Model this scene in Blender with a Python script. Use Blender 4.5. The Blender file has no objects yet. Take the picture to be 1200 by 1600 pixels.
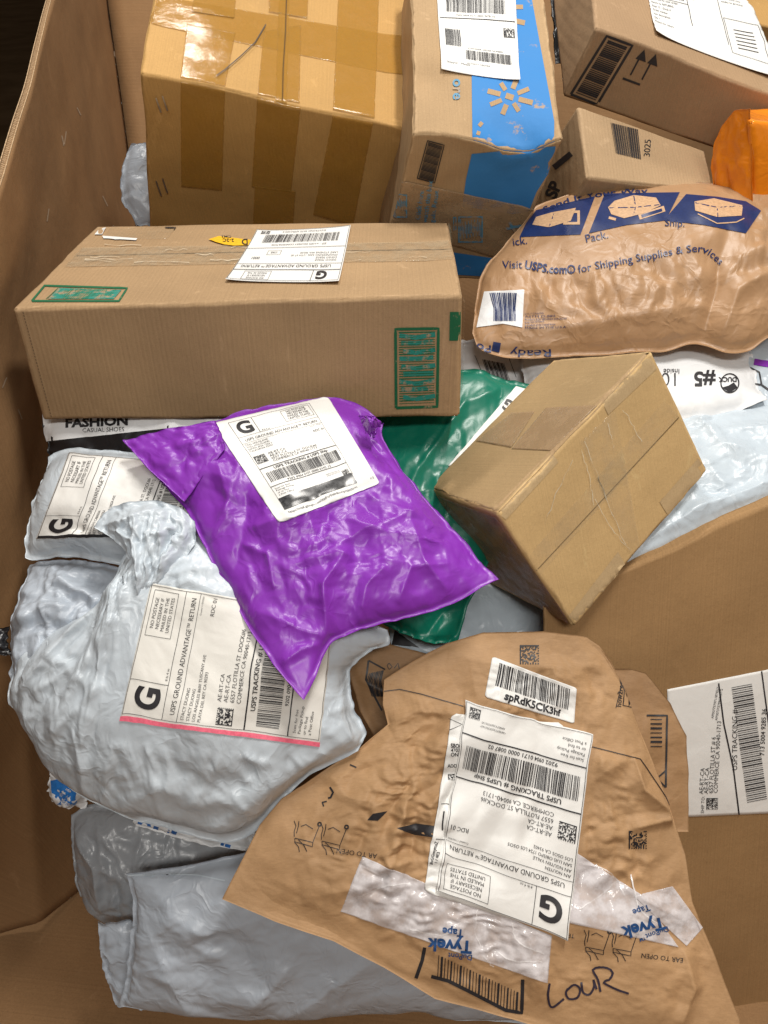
import bpy, bmesh, math, random
import numpy as np
from mathutils import Vector, noise as mnoise

# ------------------------------------------------------------------ camera, world, lamps, exposure
sc = bpy.context.scene
COL = sc.collection
FP, CX, CY = 1250.0, 600.0, 800.0          # focal length and centre, in photo pixels (1200 x 1600)
SP, CP, CAMH = .625, .7806, 1.35
cam = bpy.data.objects.new('camera', bpy.data.cameras.new('camera'))
COL.objects.link(cam)
cam.location = (0, 0, CAMH)
cam.rotation_euler = (math.atan2(CP, SP), 0, 0)
cam.data.sensor_fit = 'VERTICAL'; cam.data.sensor_height = 24.0
cam.data.lens = 24.0*FP/1600.0
cam.data.clip_start = .02; cam.data.clip_end = 60
sc.camera = cam

world = bpy.data.worlds.new('World'); sc.world = world; world.use_nodes = True
wb = world.node_tree.nodes['Background']
wb.inputs[0].default_value = (1.0, .97, .93, 1); wb.inputs[1].default_value = .24

def lamp(name, loc, target, sx, sy, power, col=(1, .96, .90)):
    l = bpy.data.lights.new(name, 'AREA'); l.shape = 'RECTANGLE'; l.size = sx; l.size_y = sy
    l.energy = power; l.color = col
    o = bpy.data.objects.new(name, l); COL.objects.link(o); o.location = loc
    d = Vector(target)-Vector(loc); o.rotation_euler = d.to_track_quat('-Z', 'Y').to_euler()
    return o
lamp('ceiling_lamp', (.75, 1.0, 3.6), (.1, 1.0, .6), 1.0, .18, 72)
lamp('ceiling_lamp', (-.5, 2.6, 3.7), (.1, 1.0, .6), 1.0, .18, 44)
lamp('ceiling_lamp', (.3, -1.3, 3.2), (.1, 1.1, .7), 1.3, .28, 44)
sc.view_settings.view_transform = 'Standard'; sc.view_settings.look = 'None'
sc.view_settings.exposure = 0; sc.view_settings.gamma = 1
sc.view_settings.use_curve_mapping = False

# ------------------------------------------------------------------ geometry helpers
def W(px, py, d):
    """world point seen at photo pixel (px, py), d metres in front of the lens plane"""
    px = np.asarray(px, float); py = np.asarray(py, float); d = np.asarray(d, float)
    X = (px-CX)/FP*d; Y = (py-CY)/FP*d
    return np.stack([X+0*d, d*CP-Y*SP, CAMH-Y*CP-d*SP], -1)
def toPx(P):
    P = np.asarray(P, float); z = P[..., 2]-CAMH
    d = P[..., 1]*CP-z*SP; Y = -P[..., 1]*SP-z*CP
    return np.stack([CX+FP*P[..., 0]/d, CY+FP*Y/d, d], -1)
CAM = np.array([0, 0, CAMH])

def fnoise(n, m, cells, seed, octs=1):
    rng = np.random.default_rng(seed); out = np.zeros((n, m)); a = 1.0
    for o in range(octs):
        c = max(2, int(cells*2**o)); g = rng.uniform(-1, 1, (c+2, c+2))
        u = np.linspace(0, c, n, endpoint=False); v = np.linspace(0, c, m, endpoint=False)
        i = u.astype(int); j = v.astype(int); fu = u-i; fv = v-j
        fu = (fu*fu*(3-2*fu))[:, None]; fv = (fv*fv*(3-2*fv))[None, :]
        out += a*((g[i][:, j]*(1-fu)*(1-fv)+g[i+1][:, j]*fu*(1-fv)+g[i][:, j+1]*(1-fu)*fv+g[i+1][:, j+1]*fu*fv))
        a *= .5
    return out

def vnoise(x, y, seed):
    """smooth gradient noise at any coordinates, about -1..1"""
    g = np.random.default_rng(seed).uniform(0, 2*math.pi, (64, 64)); xi = np.floor(x).astype(int); yi = np.floor(y).astype(int)
    fx = x-xi; fy = y-yi; u = fx**3*(fx*(fx*6-15)+10); v = fy**3*(fy*(fy*6-15)+10)
    def d(i, j): a = g[(xi+i) % 64, (yi+j) % 64]; return np.cos(a)*(fx-i)+np.sin(a)*(fy-j)
    return ((d(0, 0)*(1-u)+d(1, 0)*u)*(1-v)+(d(0, 1)*(1-u)+d(1, 1)*u)*v)*1.5
def ridged(x, y, seed, octs=3, gain=.5):
    out = 0; a = 1.
    for o in range(octs): out = out+a*(.35-np.abs(vnoise(x*2**o+o*7.3, y*2**o, seed+o))); a *= gain
    return out
def tri(x): return .5-np.abs(x-np.floor(x)-.5)*2.
def pleat(x, y, seed, octs=2):
    """flat-sided folds: straight facets that meet in sharp lines"""
    out = 0; a = 1.
    for o in range(octs):
        X = x*2**o*.62+1.05*vnoise(x*.45*2**o+3, y*.8*2**o+3, seed+40+o)+o*.37
        out = out+a*tri(X)*np.clip(.5+.9*vnoise(x*.4*2**o+9, y*.5*2**o, seed+60+o), .05, 1.1); a *= .42
    return out*.9
def planes(x, y, seed, k=5):
    """crumpled paper: several sets of straight creases across one another"""
    r = np.random.default_rng(seed); out = 0
    for q in range(k):
        t = r.uniform(0, math.pi); f = r.uniform(.55, 1.5); c, s_ = math.cos(t), math.sin(t)
        X = (x*c+y*s_)*f+r.uniform(0, 9)+.22*vnoise(x*.7, y*.7, seed+q)
        out = out+tri(X)/f*np.clip(.25+1.1*vnoise(x*.45+q*5, y*.45, seed+20+q), 0, 1)
    return out

def grid_normals(G):
    a = np.gradient(G, axis=0); b = np.gradient(G, axis=1)
    n = np.cross(a, b); n /= np.linalg.norm(n, axis=2, keepdims=True)+1e-12
    return n

class Surf:
    """a grid of points; s runs along axis 0, t along axis 1; normals face the camera"""
    def __init__(self, G, N=None):
        self.G = G; self.n, self.m = G.shape[:2]
        N = grid_normals(G) if N is None else N
        c = np.sum(N*(CAM-G)); N = N if c > 0 else -N
        for _ in range(8):
            E = np.pad(N, ((1, 1), (1, 1), (0, 0)), 'edge'); N = E[:-2, 1:-1]+E[2:, 1:-1]+E[1:-1, :-2]+E[1:-1, 2:]+E[1:-1, 1:-1]*2; N = N/np.linalg.norm(N, axis=2, keepdims=True)
        self.N = N
        self.px = toPx(G)[..., :2]
    def _bil(self, A, st):
        st = np.asarray(st, float)
        u = np.clip(st[:, 0], 0, 1)*(self.n-1); v = np.clip(st[:, 1], 0, 1)*(self.m-1)
        i = np.minimum(u.astype(int), self.n-2); j = np.minimum(v.astype(int), self.m-2)
        fu = (u-i)[:, None]; fv = (v-j)[:, None]
        return A[i, j]*(1-fu)*(1-fv)+A[i+1, j]*fu*(1-fv)+A[i, j+1]*(1-fu)*fv+A[i+1, j+1]*fu*fv
    def at(self, st, off=0.):
        nn = self._bil(self.N, st); nn /= np.linalg.norm(nn, axis=1, keepdims=True)+1e-9
        return self._bil(self.G, st)+nn*off
    def inv(self, pts):
        out = []
        for p in np.asarray(pts, float).reshape(-1, 2):
            d = ((self.px-p)**2).sum(2); k = int(d.argmin()); i, j = divmod(k, self.m)
            i0 = min(max(i, 1), self.n-2); j0 = min(max(j, 1), self.m-2)
            a = (self.px[i0+1, j0]-self.px[i0-1, j0])/2; b = (self.px[i0, j0+1]-self.px[i0, j0-1])/2
            det = a[0]*b[1]-a[1]*b[0]; r = p-self.px[i, j]
            if abs(det) > 1e-3:
                x = (r[0]*b[1]-r[1]*b[0])/det; y = (a[0]*r[1]-a[1]*r[0])/det
                x = max(-1.2, min(1.2, x)); y = max(-1.2, min(1.2, y))
            else: x = y = 0
            out.append(((i+x)/(self.n-1), (j+y)/(self.m-1)))
        return np.clip(np.array(out), 0, 1)

def mesh_obj(name, V, F, mats, parent=None, origin=(0, 0, 0), midx=None, smooth=True, rim=0):
    me = bpy.data.meshes.new(name)
    V = np.asarray(V, float)-np.asarray(origin)
    me.from_pydata(V.tolist(), [], F if isinstance(F, list) else F.tolist())
    for m in (mats if isinstance(mats, (list, tuple)) else [mats]): me.materials.append(m)
    if midx is not None: me.polygons.foreach_set('material_index', np.asarray(midx, np.int32))
    me.polygons.foreach_set('use_smooth', np.arange(len(me.polygons)) < len(me.polygons)-rim if smooth else np.zeros(len(me.polygons), bool))
    me.update()
    o = bpy.data.objects.new(name, me); COL.objects.link(o)
    if parent is not None: o.parent = parent
    return o

def thing(name, label, cat, loc, group=None):
    o = bpy.data.objects.new(name, None); COL.objects.link(o)
    o.empty_display_size = .05; o.location = tuple(loc); o['label'] = label; o['category'] = cat
    if group: o['group'] = group
    o.matrix_world.translation = Vector(loc)
    return o
def org(o):
    """world location of a root, summed up the parent chain"""
    v = np.array(o.location)
    while o.parent is not None:
        o = o.parent; v = v+np.array(o.location)
    return v

def gridF(n, m, base=0, flip=False):
    i, j = np.meshgrid(np.arange(n-1), np.arange(m-1), indexing='ij')
    a = base+(i*m+j).ravel(); b = a+m; c = b+1; d = a+1
    F = np.stack([a, b, c, d], 1)
    return F[:, ::-1] if flip else F

# ------------------------------------------------------------------ materials
def mat(name):
    m = bpy.data.materials.new(name); m.use_nodes = True
    return m, m.node_tree, m.node_tree.nodes['Principled BSDF']
def nd(nt, t, **k):
    n = nt.nodes.new(t)
    for a, b in k.items():
        if a in n.inputs: n.inputs[a].default_value = b
        else: setattr(n, a, b)
    return n
def ramp(nt, fac, c0, c1, p0=.0, p1=1.):
    r = nt.nodes.new('ShaderNodeValToRGB')
    r.color_ramp.elements[0].color = (*c0, 1) if len(c0) == 3 else c0; r.color_ramp.elements[0].position = p0
    r.color_ramp.elements[1].color = (*c1, 1) if len(c1) == 3 else c1; r.color_ramp.elements[1].position = p1
    nt.links.new(fac, r.inputs[0]); return r.outputs[0]
def mixc(nt, fac, a, b, mode='MIX'):
    n = nt.nodes.new('ShaderNodeMix'); n.data_type = 'RGBA'; n.blend_type = mode
    for s, v in ((n.inputs[0], fac), (n.inputs[6], a), (n.inputs[7], b)):
        if hasattr(v, 'links'): nt.links.new(v, s)
        elif isinstance(v, (int, float)): s.default_value = v
        else: s.default_value = (*v, 1)
    return n.outputs[2]
def objco(nt, scale=(1, 1, 1), rot=(0, 0, 0)):
    tc = nt.nodes.new('ShaderNodeTexCoord'); mp = nt.nodes.new('ShaderNodeMapping')
    mp.inputs['Scale'].default_value = scale; mp.inputs['Rotation'].default_value = rot
    nt.links.new(tc.outputs['Object'], mp.inputs[0]); return mp.outputs[0]
def noise(nt, co, scale, detail=3, rough=.55, dist=0.):
    n = nd(nt, 'ShaderNodeTexNoise', Scale=scale, Detail=detail, Roughness=rough, Distortion=dist)
    nt.links.new(co, n.inputs['Vector']); return n.outputs['Fac']
def bump(nt, h, dist, strength=1., prev=None):
    b = nd(nt, 'ShaderNodeBump', Distance=dist, Strength=strength)
    nt.links.new(h, b.inputs['Height'])
    if prev is not None: nt.links.new(prev, b.inputs['Normal'])
    return b.outputs[0]

def cardboard(name, col, dirv=(1, 0, 0), flute=.0055, amp=.00012, rough=.78, scuff=.35, stain=.12):
    m, nt, p = mat(name); co = objco(nt)
    c = np.array(col)
    big = noise(nt, co, 5, 4); fib = noise(nt, objco(nt, (60, 60, 220)), 6, 5, .7)
    base = ramp(nt, big, tuple(c*(1-stain)), tuple(c*(1+stain*.8)), .3, .7)
    base = mixc(nt, .5, base, ramp(nt, fib, (.72, .70, .66), (1.12, 1.12, 1.12), .3, .7), 'MULTIPLY')
    sp = noise(nt, co, 420, 2, .6)
    base = mixc(nt, ramp(nt, sp, (0, 0, 0), (.35, .35, .35), .62, .72), base, tuple(c*.55))
    # pale scuffs
    sf = noise(nt, objco(nt, (9, 9, 2.2), (.3, .5, .1)), 3.2, 6, .72, .6)
    base = mixc(nt, ramp(nt, sf, (0, 0, 0), (scuff, scuff, scuff), .60, .74), base, tuple(np.minimum(c*1.55+.05, .8)))
    dp = nt.nodes.new('ShaderNodeVectorMath'); dp.operation = 'DOT_PRODUCT'
    d = np.array(dirv, float); d /= np.linalg.norm(d); dp.inputs[1].default_value = tuple(d)
    nt.links.new(co, dp.inputs[0])
    mu = nt.nodes.new('ShaderNodeMath'); mu.operation = 'MULTIPLY'; mu.inputs[1].default_value = 2*math.pi/flute
    nt.links.new(dp.outputs['Value'], mu.inputs[0])
    sn = nt.nodes.new('ShaderNodeMath'); sn.operation = 'SINE'; nt.links.new(mu.outputs[0], sn.inputs[0])
    n1 = nt.nodes.new('ShaderNodeTexNoise'); n1.noise_dimensions = '1D'; n1.inputs['Scale'].default_value = .55; n1.inputs['Detail'].default_value = 4
    nt.links.new(mu.outputs[0], n1.inputs['W'])
    base = mixc(nt, .8, base, ramp(nt, n1.outputs['Fac'], (.93, .93, .925), (1.045, 1.045, 1.045), .32, .68), 'MULTIPLY')
    geo = nt.nodes.new('ShaderNodeNewGeometry')
    eg = nt.nodes.new('ShaderNodeMath'); eg.operation = 'MULTIPLY'
    nt.links.new(ramp(nt, geo.outputs['Pointiness'], (0, 0, 0), (1, 1, 1), .515, .56), eg.inputs[0])
    nt.links.new(ramp(nt, noise(nt, co, 55, 4, .7), (0, 0, 0), (.75, .75, .75), .42, .6), eg.inputs[1])
    base = mixc(nt, eg.outputs[0], base, tuple(np.minimum(c*1.35+.03, .8)))
    nt.links.new(base, p.inputs['Base Color'])
    b = bump(nt, sn.outputs[0], amp)
    b = bump(nt, noise(nt, co, 300, 3), .00018, 1, b)
    b = bump(nt, noise(nt, co, 16, 4), .0022, 1, b)
    nt.links.new(b, p.inputs['Normal'])
    p.inputs['Roughness'].default_value = rough; p.inputs['Specular IOR Level'].default_value = .3
    return m

def poly(name, col, rough=.33, fine=.0011, dirt=.05, spec=.5, col2=None, coat=0., creasesc=26):
    m, nt, p = mat(name); co = objco(nt); c = np.array(col)
    base = ramp(nt, noise(nt, co, 7, 4), tuple(c*(1-dirt)), tuple(np.minimum(c*(1+dirt), .95)), .3, .7)
    nt.links.new(base, p.inputs['Base Color'])
    # creased film: warped ridges at two sizes
    w = nd(nt, 'ShaderNodeTexNoise', Scale=9., Detail=3.); nt.links.new(co, w.inputs['Vector'])
    ad = nt.nodes.new('ShaderNodeMixRGB'); ad.blend_type = 'ADD'; ad.inputs[0].default_value = .12
    nt.links.new(co, ad.inputs[1]); nt.links.new(w.outputs['Color'], ad.inputs[2])
    def facets(sc_, rot, seedz):
        mp = nt.nodes.new('ShaderNodeMapping'); mp.inputs['Scale'].default_value = (1, .45, .8); mp.inputs['Rotation'].default_value = rot
        mp.inputs['Location'].default_value = (seedz, 0, 0)
        nt.links.new(ad.outputs[0], mp.inputs[0])
        v = nd(nt, 'ShaderNodeTexVoronoi', Scale=sc_); v.feature = 'DISTANCE_TO_EDGE'
        nt.links.new(mp.outputs[0], v.inputs['Vector']); return v.outputs['Distance']
    def ridges(sc_):
        n_ = noise(nt, ad.outputs[0], sc_, 2.5, .5, .6)
        a1 = nt.nodes.new('ShaderNodeMath'); a1.operation = 'SUBTRACT'; nt.links.new(n_, a1.inputs[0]); a1.inputs[1].default_value = .5
        a2 = nt.nodes.new('ShaderNodeMath'); a2.operation = 'ABSOLUTE'; nt.links.new(a1.outputs[0], a2.inputs[0]); return a2.outputs[0]
    b = bump(nt, facets(creasesc*.62, (.3, .2, .5), 3), fine*1.8, .8)
    b = bump(nt, facets(creasesc*1.5, (1.1, .4, 2.0), 9), fine*.7, .8, b)
    b = bump(nt, ridges(creasesc*.8), -fine*3.2, .9, b)
    b = bump(nt, noise(nt, co, 140, 4, .6), fine*.12, 1, b)
    nt.links.new(b, p.inputs['Normal'])
    rr = ramp(nt, noise(nt, co, 18, 3), (rough*.8,)*3, (rough*1.25,)*3)
    nt.links.new(rr, p.inputs['Roughness'])
    p.inputs['Specular IOR Level'].default_value = spec
    p.inputs['Coat Weight'].default_value = coat; p.inputs['Coat Roughness'].default_value = .18
    return m

def kraft(name, col):
    m, nt, p = mat(name); co = objco(nt); c = np.array(col)
    base = ramp(nt, noise(nt, co, 6, 5, .6), tuple(c*.86), tuple(c*1.1), .3, .7)
    fib = noise(nt, objco(nt, (40, 220, 90), (.4, .2, .9)), 3, 5, .7)
    base = mixc(nt, .45, base, ramp(nt, fib, (.75, .73, .70), (1.12, 1.12, 1.12), .3, .7), 'MULTIPLY')
    sp = noise(nt, co, 500, 2, .6)
    base = mixc(nt, ramp(nt, sp, (0, 0, 0), (.3, .3, .3), .63, .72), base, tuple(c*.6))
    nt.links.new(base, p.inputs['Base Color'])
    w = nd(nt, 'ShaderNodeTexNoise', Scale=7., Detail=3.); nt.links.new(co, w.inputs['Vector'])
    ad = nt.nodes.new('ShaderNodeMixRGB'); ad.blend_type = 'ADD'; ad.inputs[0].default_value = .10
    nt.links.new(co, ad.inputs[1]); nt.links.new(w.outputs['Color'], ad.inputs[2])
    b = None
    for sc_, dd in ((9, .0045), (24, .0016), (60, .0006)):
        v = nd(nt, 'ShaderNodeTexVoronoi', Scale=sc_); v.feature = 'DISTANCE_TO_EDGE'; nt.links.new(ad.outputs[0], v.inputs['Vector'])
        b = bump(nt, v.outputs['Distance'], dd, .8, b)
    b = bump(nt, noise(nt, co, 350, 3), .00015, 1, b)
    nt.links.new(b, p.inputs['Normal'])
    p.inputs['Roughness'].default_value = .62; p.inputs['Specular IOR Level'].default_value = .35
    return m

def paper(name, col=(.80, .79, .76), rough=.42):
    m, nt, p = mat(name); co = objco(nt); c = np.array(col)
    base = ramp(nt, noise(nt, co, 14, 4), tuple(c*.95), tuple(np.minimum(c*1.03, .9)), .3, .7)
    nt.links.new(base, p.inputs['Base Color'])
    b = bump(nt, noise(nt, co, 30, 4, .55, .5), .0009)
    nt.links.new(b, p.inputs['Normal']); p.inputs['Roughness'].default_value = rough
    p.inputs['Specular IOR Level'].default_value = .4
    return m

def plain(name, col, rough=.5, spec=.4, speck=.12):
    m, nt, p = mat(name); co = objco(nt); c = np.array(col)
    base = ramp(nt, noise(nt, co, 260, 3), tuple(c*(1-speck)), tuple(c*(1+speck)), .35, .65)
    nt.links.new(base, p.inputs['Base Color'])
    p.inputs['Roughness'].default_value = rough; p.inputs['Specular IOR Level'].default_value = spec
    return m

def worn_ink(name, col, under, rough=.6, lo=.50, hi=.62, scale=60):
    """printing with the board showing through where it has rubbed off"""
    m, nt, p = mat(name); co = objco(nt)
    n = noise(nt, objco(nt, (1, 1, 1)), scale, 5, .7)
    base = mixc(nt, ramp(nt, n, (0, 0, 0), (1, 1, 1), lo, hi), col, under)
    nt.links.new(base, p.inputs['Base Color']); p.inputs['Roughness'].default_value = rough
    nt.links.new(bump(nt, noise(nt, co, 40, 4), .0008), p.inputs['Normal'])
    p.inputs['Specular IOR Level'].default_value = .3
    return m

def tape(name, col, alpha, rough=.14, blot=.0, bumpd=.0006, film=False):
    m, nt, p = mat(name); co = objco(nt)
    p.inputs['Base Color'].default_value = (*col, 1)
    a = ramp(nt, noise(nt, co, 45, 3, .6), (max(0, alpha-blot),)*3, (min(1, alpha+blot),)*3, .4, .6)
    nt.links.new(a, p.inputs['Alpha'])
    b = bump(nt, noise(nt, objco(nt, (3, 1, 8), (.2, .4, .7)), 22, 4, .6, 1.2), bumpd)
    if film:
        v = nd(nt, 'ShaderNodeTexVoronoi', Scale=26.); v.feature = 'DISTANCE_TO_EDGE'; nt.links.new(co, v.inputs['Vector'])
        b = bump(nt, v.outputs['Distance'], bumpd, .8); b = bump(nt, noise(nt, co, 30, 3), bumpd, .8, b)
    b = bump(nt, noise(nt, co, 260, 2), bumpd*.12, 1, b)
    nt.links.new(b, p.inputs['Normal']); p.inputs['Roughness'].default_value = rough
    p.inputs['Specular IOR Level'].default_value = .5
    return m

# ------------------------------------------------------------------ printing
_tc = {}
def glyphs(s, bold=0.):
    k = (s, bold)
    if k not in _tc:
        c = bpy.data.curves.new('type', 'FONT'); c.body = s; c.size = 1.0; c.offset = bold
        c.resolution_u = 6 if len(s) <= 6 else 2; c.fill_mode = 'FRONT'
        o = bpy.data.objects.new('type', c); COL.objects.link(o)
        bpy.context.view_layer.update()
        me = bpy.data.meshes.new_from_object(o.evaluated_get(bpy.context.evaluated_depsgraph_get()))
        V = np.zeros(len(me.vertices)*3); me.vertices.foreach_get('co', V)
        V = V.reshape(-1, 3)[:, :2]; F = [list(p.vertices) for p in me.polygons]
        bpy.data.objects.remove(o); bpy.data.curves.remove(c); bpy.data.meshes.remove(me)
        _tc[k] = (V, F)
    return _tc[k]

def split_tris(V, F, L):
    V = [tuple(v) for v in V]; out = []; mid = {}
    st = []
    for f in F:
        for k in range(1, len(f)-1): st.append((f[0], f[k], f[k+1]))
    while st:
        a, b, c = st.pop()
        e = [(a, b, c), (b, c, a), (c, a, b)]
        ln = [math.dist(V[x], V[y]) for x, y, _ in e]
        k = max(range(3), key=lambda q: ln[q])
        if ln[k] <= L: out.append([a, b, c]); continue
        x, y, z = e[k]; key = (min(x, y), max(x, y))
        if key not in mid:
            V.append(((V[x][0]+V[y][0])/2, (V[x][1]+V[y][1])/2)); mid[key] = len(V)-1
        q = mid[key]; st += [(x, q, z), (q, y, z)]
    return np.array(V), out

class Ink:
    """flat printing: shapes drawn in a local 2-D frame, carried onto a surface by M(points)->world"""
    def __init__(self, M, mats, cell):
        self.M = M; self.mats = mats; self.cell = cell; self.V = []; self.F = []; self.mi = []; self.n = 0
    def add(self, V, F, mi=0):
        V = np.asarray(V, float)
        self.V.append(V); self.F += [[q+self.n for q in f] for f in F]; self.mi += [mi]*len(F); self.n += len(V)
    def quad(self, a, b, c, d, mi=0):
        a, b, c, d = [np.array(x, float) for x in (a, b, c, d)]
        nu = max(1, math.ceil(max(np.linalg.norm(b-a), np.linalg.norm(c-d))/self.cell))
        nv = max(1, math.ceil(max(np.linalg.norm(d-a), np.linalg.norm(c-b))/self.cell))
        u = np.linspace(0, 1, nu+1)[:, None, None]; v = np.linspace(0, 1, nv+1)[None, :, None]
        P = (a*(1-u)*(1-v)+b*u*(1-v)+c*u*v+d*(1-u)*v).reshape(-1, 2)
        self.add(P, gridF(nu+1, nv+1).tolist(), mi)
    def rect(self, x0, y0, x1, y1, mi=0): self.quad((x0, y0), (x1, y0), (x1, y1), (x0, y1), mi)
    def frame(self, x0, y0, x1, y1, w, mi=0):
        self.rect(x0, y0, x1, y0+w, mi); self.rect(x0, y1-w, x1, y1, mi)
        self.rect(x0, y0+w, x0+w, y1-w, mi); self.rect(x1-w, y0+w, x1, y1-w, mi)
    def line(self, pts, w, mi=0, close=False):
        pts = [np.array(p, float) for p in pts]
        if close: pts = pts+[pts[0]]
        D = [pts[0]]
        for a, b in zip(pts, pts[1:]):
            k = max(1, math.ceil(np.linalg.norm(b-a)/self.cell))
            D += [a+(b-a)*(q+1)/k for q in range(k)]
        D = np.array(D); t = np.gradient(D, axis=0); t /= np.linalg.norm(t, axis=1, keepdims=True)+1e-9
        n = np.stack([-t[:, 1], t[:, 0]], 1)*w/2
        P = np.concatenate([D+n, D-n]); k = len(D)
        self.add(P, [[i, i+1, k+i+1, k+i] for i in range(k-1)], mi)
    def poly(self, pts, mi=0):
        pts = np.array(pts, float); from mathutils.geometry import tessellate_polygon
        T = tessellate_polygon([[Vector((p[0], p[1], 0)) for p in pts]])
        V, F = split_tris(pts, [list(t) for t in T], self.cell*1.5); self.add(V, F, mi)
    def text(self, x, y, size, s, ex=(1, 0), ey=(0, 1), bold=0., mi=0, align='l', wid=1.):
        V, F = glyphs(s, bold)
        if not len(V): return
        V = V*np.array([wid, 1])
        w = V[:, 0].max(); sh = {'l': 0, 'c': w/2, 'r': w}[align]
        if size > self.cell*1.6: V, F = split_tris(V, F, self.cell/size)
        P = np.array([x, y])+((V[:, :1]-sh)*np.array(ex)+V[:, 1:]*np.array(ey))*size
        self.add(P, F, mi)
    def bars(self, x0, y0, x1, y1, seed, n=70, mi=0, vertical=True, fill=.5):
        r = random.Random(seed); ws = []
        for _ in range(n): ws.append((r.choice([1, 1, 1, 2, 2, 3])*fill*2, r.choice([1, 1, 1, 2, 2, 3])*(1-fill)*2))
        tot = sum(a+b for a, b in ws); L = (x1-x0) if vertical else (y1-y0); p = 0
        for a, b in ws:
            q0, q1 = p/tot*L, (p+a)/tot*L; p += a+b
            if vertical: self.rect(x0+q0, y0, x0+q1, y1, mi)
            else: self.rect(x0, y0+q0, x1, y0+q1, mi)
    def matrix(self, x, y, s, n, seed, mi=0):
        r = random.Random(seed); c = s/n
        for i in range(n):
            j = 0
            while j < n:
                on = (lambda jj: i == 0 or jj == 0 or (i == n-1 and jj % 2 == 0) or (jj == n-1 and i % 2 == 0) or (0 < i < n-1 and 0 < jj < n-1 and r.random() < .5))
                k = j
                while k < n and on(k): k += 1
                if k > j: self.add([(x+j*c, y+i*c), (x+k*c, y+i*c), (x+k*c, y+i*c+c), (x+j*c, y+i*c+c)], [[0, 1, 2, 3]], mi)
                j = k+1
    def build(self, name, parent):
        P = self.M(np.concatenate(self.V))
        o = mesh_obj(name, P, self.F, self.mats, parent, org(parent), self.mi, smooth=True)
        return o

def homog(quad):
    """unit square -> four photo points, as a camera sees a flat rectangle"""
    A = []; B = []
    for (u, v), (x, y) in zip(((0, 0), (1, 0), (1, 1), (0, 1)), quad):
        A += [[u, v, 1, 0, 0, 0, -x*u, -x*v], [0, 0, 0, u, v, 1, -y*u, -y*v]]; B += [x, y]
    h = np.append(np.linalg.solve(np.array(A, float), np.array(B, float)), 1).reshape(3, 3)
    return lambda P: (lambda R: R[:, :2]/R[:, 2:])(np.c_[P, np.ones(len(P))] @ h.T)
def quad_map(surf, quad, Wd, Hd, off, curl=0.):
    """local frame (0..Wd, 0..Hd); quad = photo pixels of bottom-left, bottom-right, top-right, top-left as read"""
    k = 15; H = homog(quad); g = np.linspace(0, 1, k); U, V = np.meshgrid(g, g, indexing='ij')
    L = surf.inv(H(np.stack([U.ravel(), V.ravel()], 1))).reshape(k, k, 2)
    for _ in range(3):
        E = L.copy(); L[1:-1, 1:-1] = (E[:-2, 1:-1]+E[2:, 1:-1]+E[1:-1, :-2]+E[1:-1, 2:]+E[1:-1, 1:-1]*2)/6
    def M(P):
        P = np.asarray(P, float); u = np.clip(P[:, 0]/Wd, 0, 1)*(k-1); v = np.clip(P[:, 1]/Hd, 0, 1)*(k-1)
        i = np.minimum(u.astype(int), k-2); j = np.minimum(v.astype(int), k-2); fu = (u-i)[:, None]; fv = (v-j)[:, None]
        st = L[i, j]*(1-fu)*(1-fv)+L[i+1, j]*fu*(1-fv)+L[i, j+1]*(1-fu)*fv+L[i+1, j+1]*fu*fv
        o_ = off
        if curl:
            U = np.clip(P[:, :1]/Wd, 0, 1); V = np.clip(P[:, 1:2]/Hd, 0, 1)
            o_ = off+((1-U)**6*(1-V)**6+U**6*V**6+U**6*(1-V)**6+(1-U)**6*V**6)*curl
        return surf.at(st, o_)
    return M
def px_map(surf, off): return lambda P: surf.at(surf.inv(P), off)

def patch(name, surf, quad, material, parent, off=.0007, thick=.0004, nx=60, ny=60, radius=.0, st=None, ragged=0., seed=0, curl=0.):
    """a paper label or strip of tape lying on a surface"""
    M = quad_map(surf, quad, 1., 1., off, curl)
    u = np.linspace(0, 1, nx+1); v = np.linspace(0, 1, ny+1)
    U, V = np.meshgrid(u, v, indexing='ij')
    if radius:
        q = M(np.array([[0, 0], [1, 0], [0, 1]])); lx = np.linalg.norm(q[1]-q[0]); ly = np.linalg.norm(q[2]-q[0])
        # pull the outline in along a quarter circle near each corner
        rx, ry = radius/lx, radius/ly
        du = np.minimum(U, 1-U); dv = np.minimum(V, 1-V)
        fx = np.where(dv < ry, 1-np.sqrt(np.maximum(0, 1-(1-dv/ry)**2)), 0)*rx
        U = fx+U*(1-2*fx)
    if ragged:
        rg = np.random.default_rng(seed); e = rg.normal(0, ragged, (2, ny+1))
        U = U+(1-U)**8*e[0][None, :]+U**8*e[1][None, :]
    P = M(np.stack([U.ravel(), V.ravel()], 1))
    G = P.reshape(nx+1, ny+1, 3); N = grid_normals(G)
    if np.sum(N*(CAM-G)) < 0: N = -N
    if not thick:
        return mesh_obj(name, G.reshape(-1, 3), gridF(nx+1, ny+1), material, parent, org(parent))
    B = G-N*thick; n, m = nx+1, ny+1
    V3 = np.concatenate([G.reshape(-1, 3), B.reshape(-1, 3)]); k = n*m
    F = [gridF(n, m), gridF(n, m, k, True)]
    ring = [i*m for i in range(n)]+[(n-1)*m+j for j in range(1, m)]+[i*m+m-1 for i in range(n-2, -1, -1)]+[j for j in range(m-2, 0, -1)]
    r = np.array(ring); r2 = np.roll(r, -1)
    F.append(np.stack([r, r+k, r2+k, r2], 1))
    return mesh_obj(name, V3, np.concatenate(F), material, parent, org(parent), rim=len(r))

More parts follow.
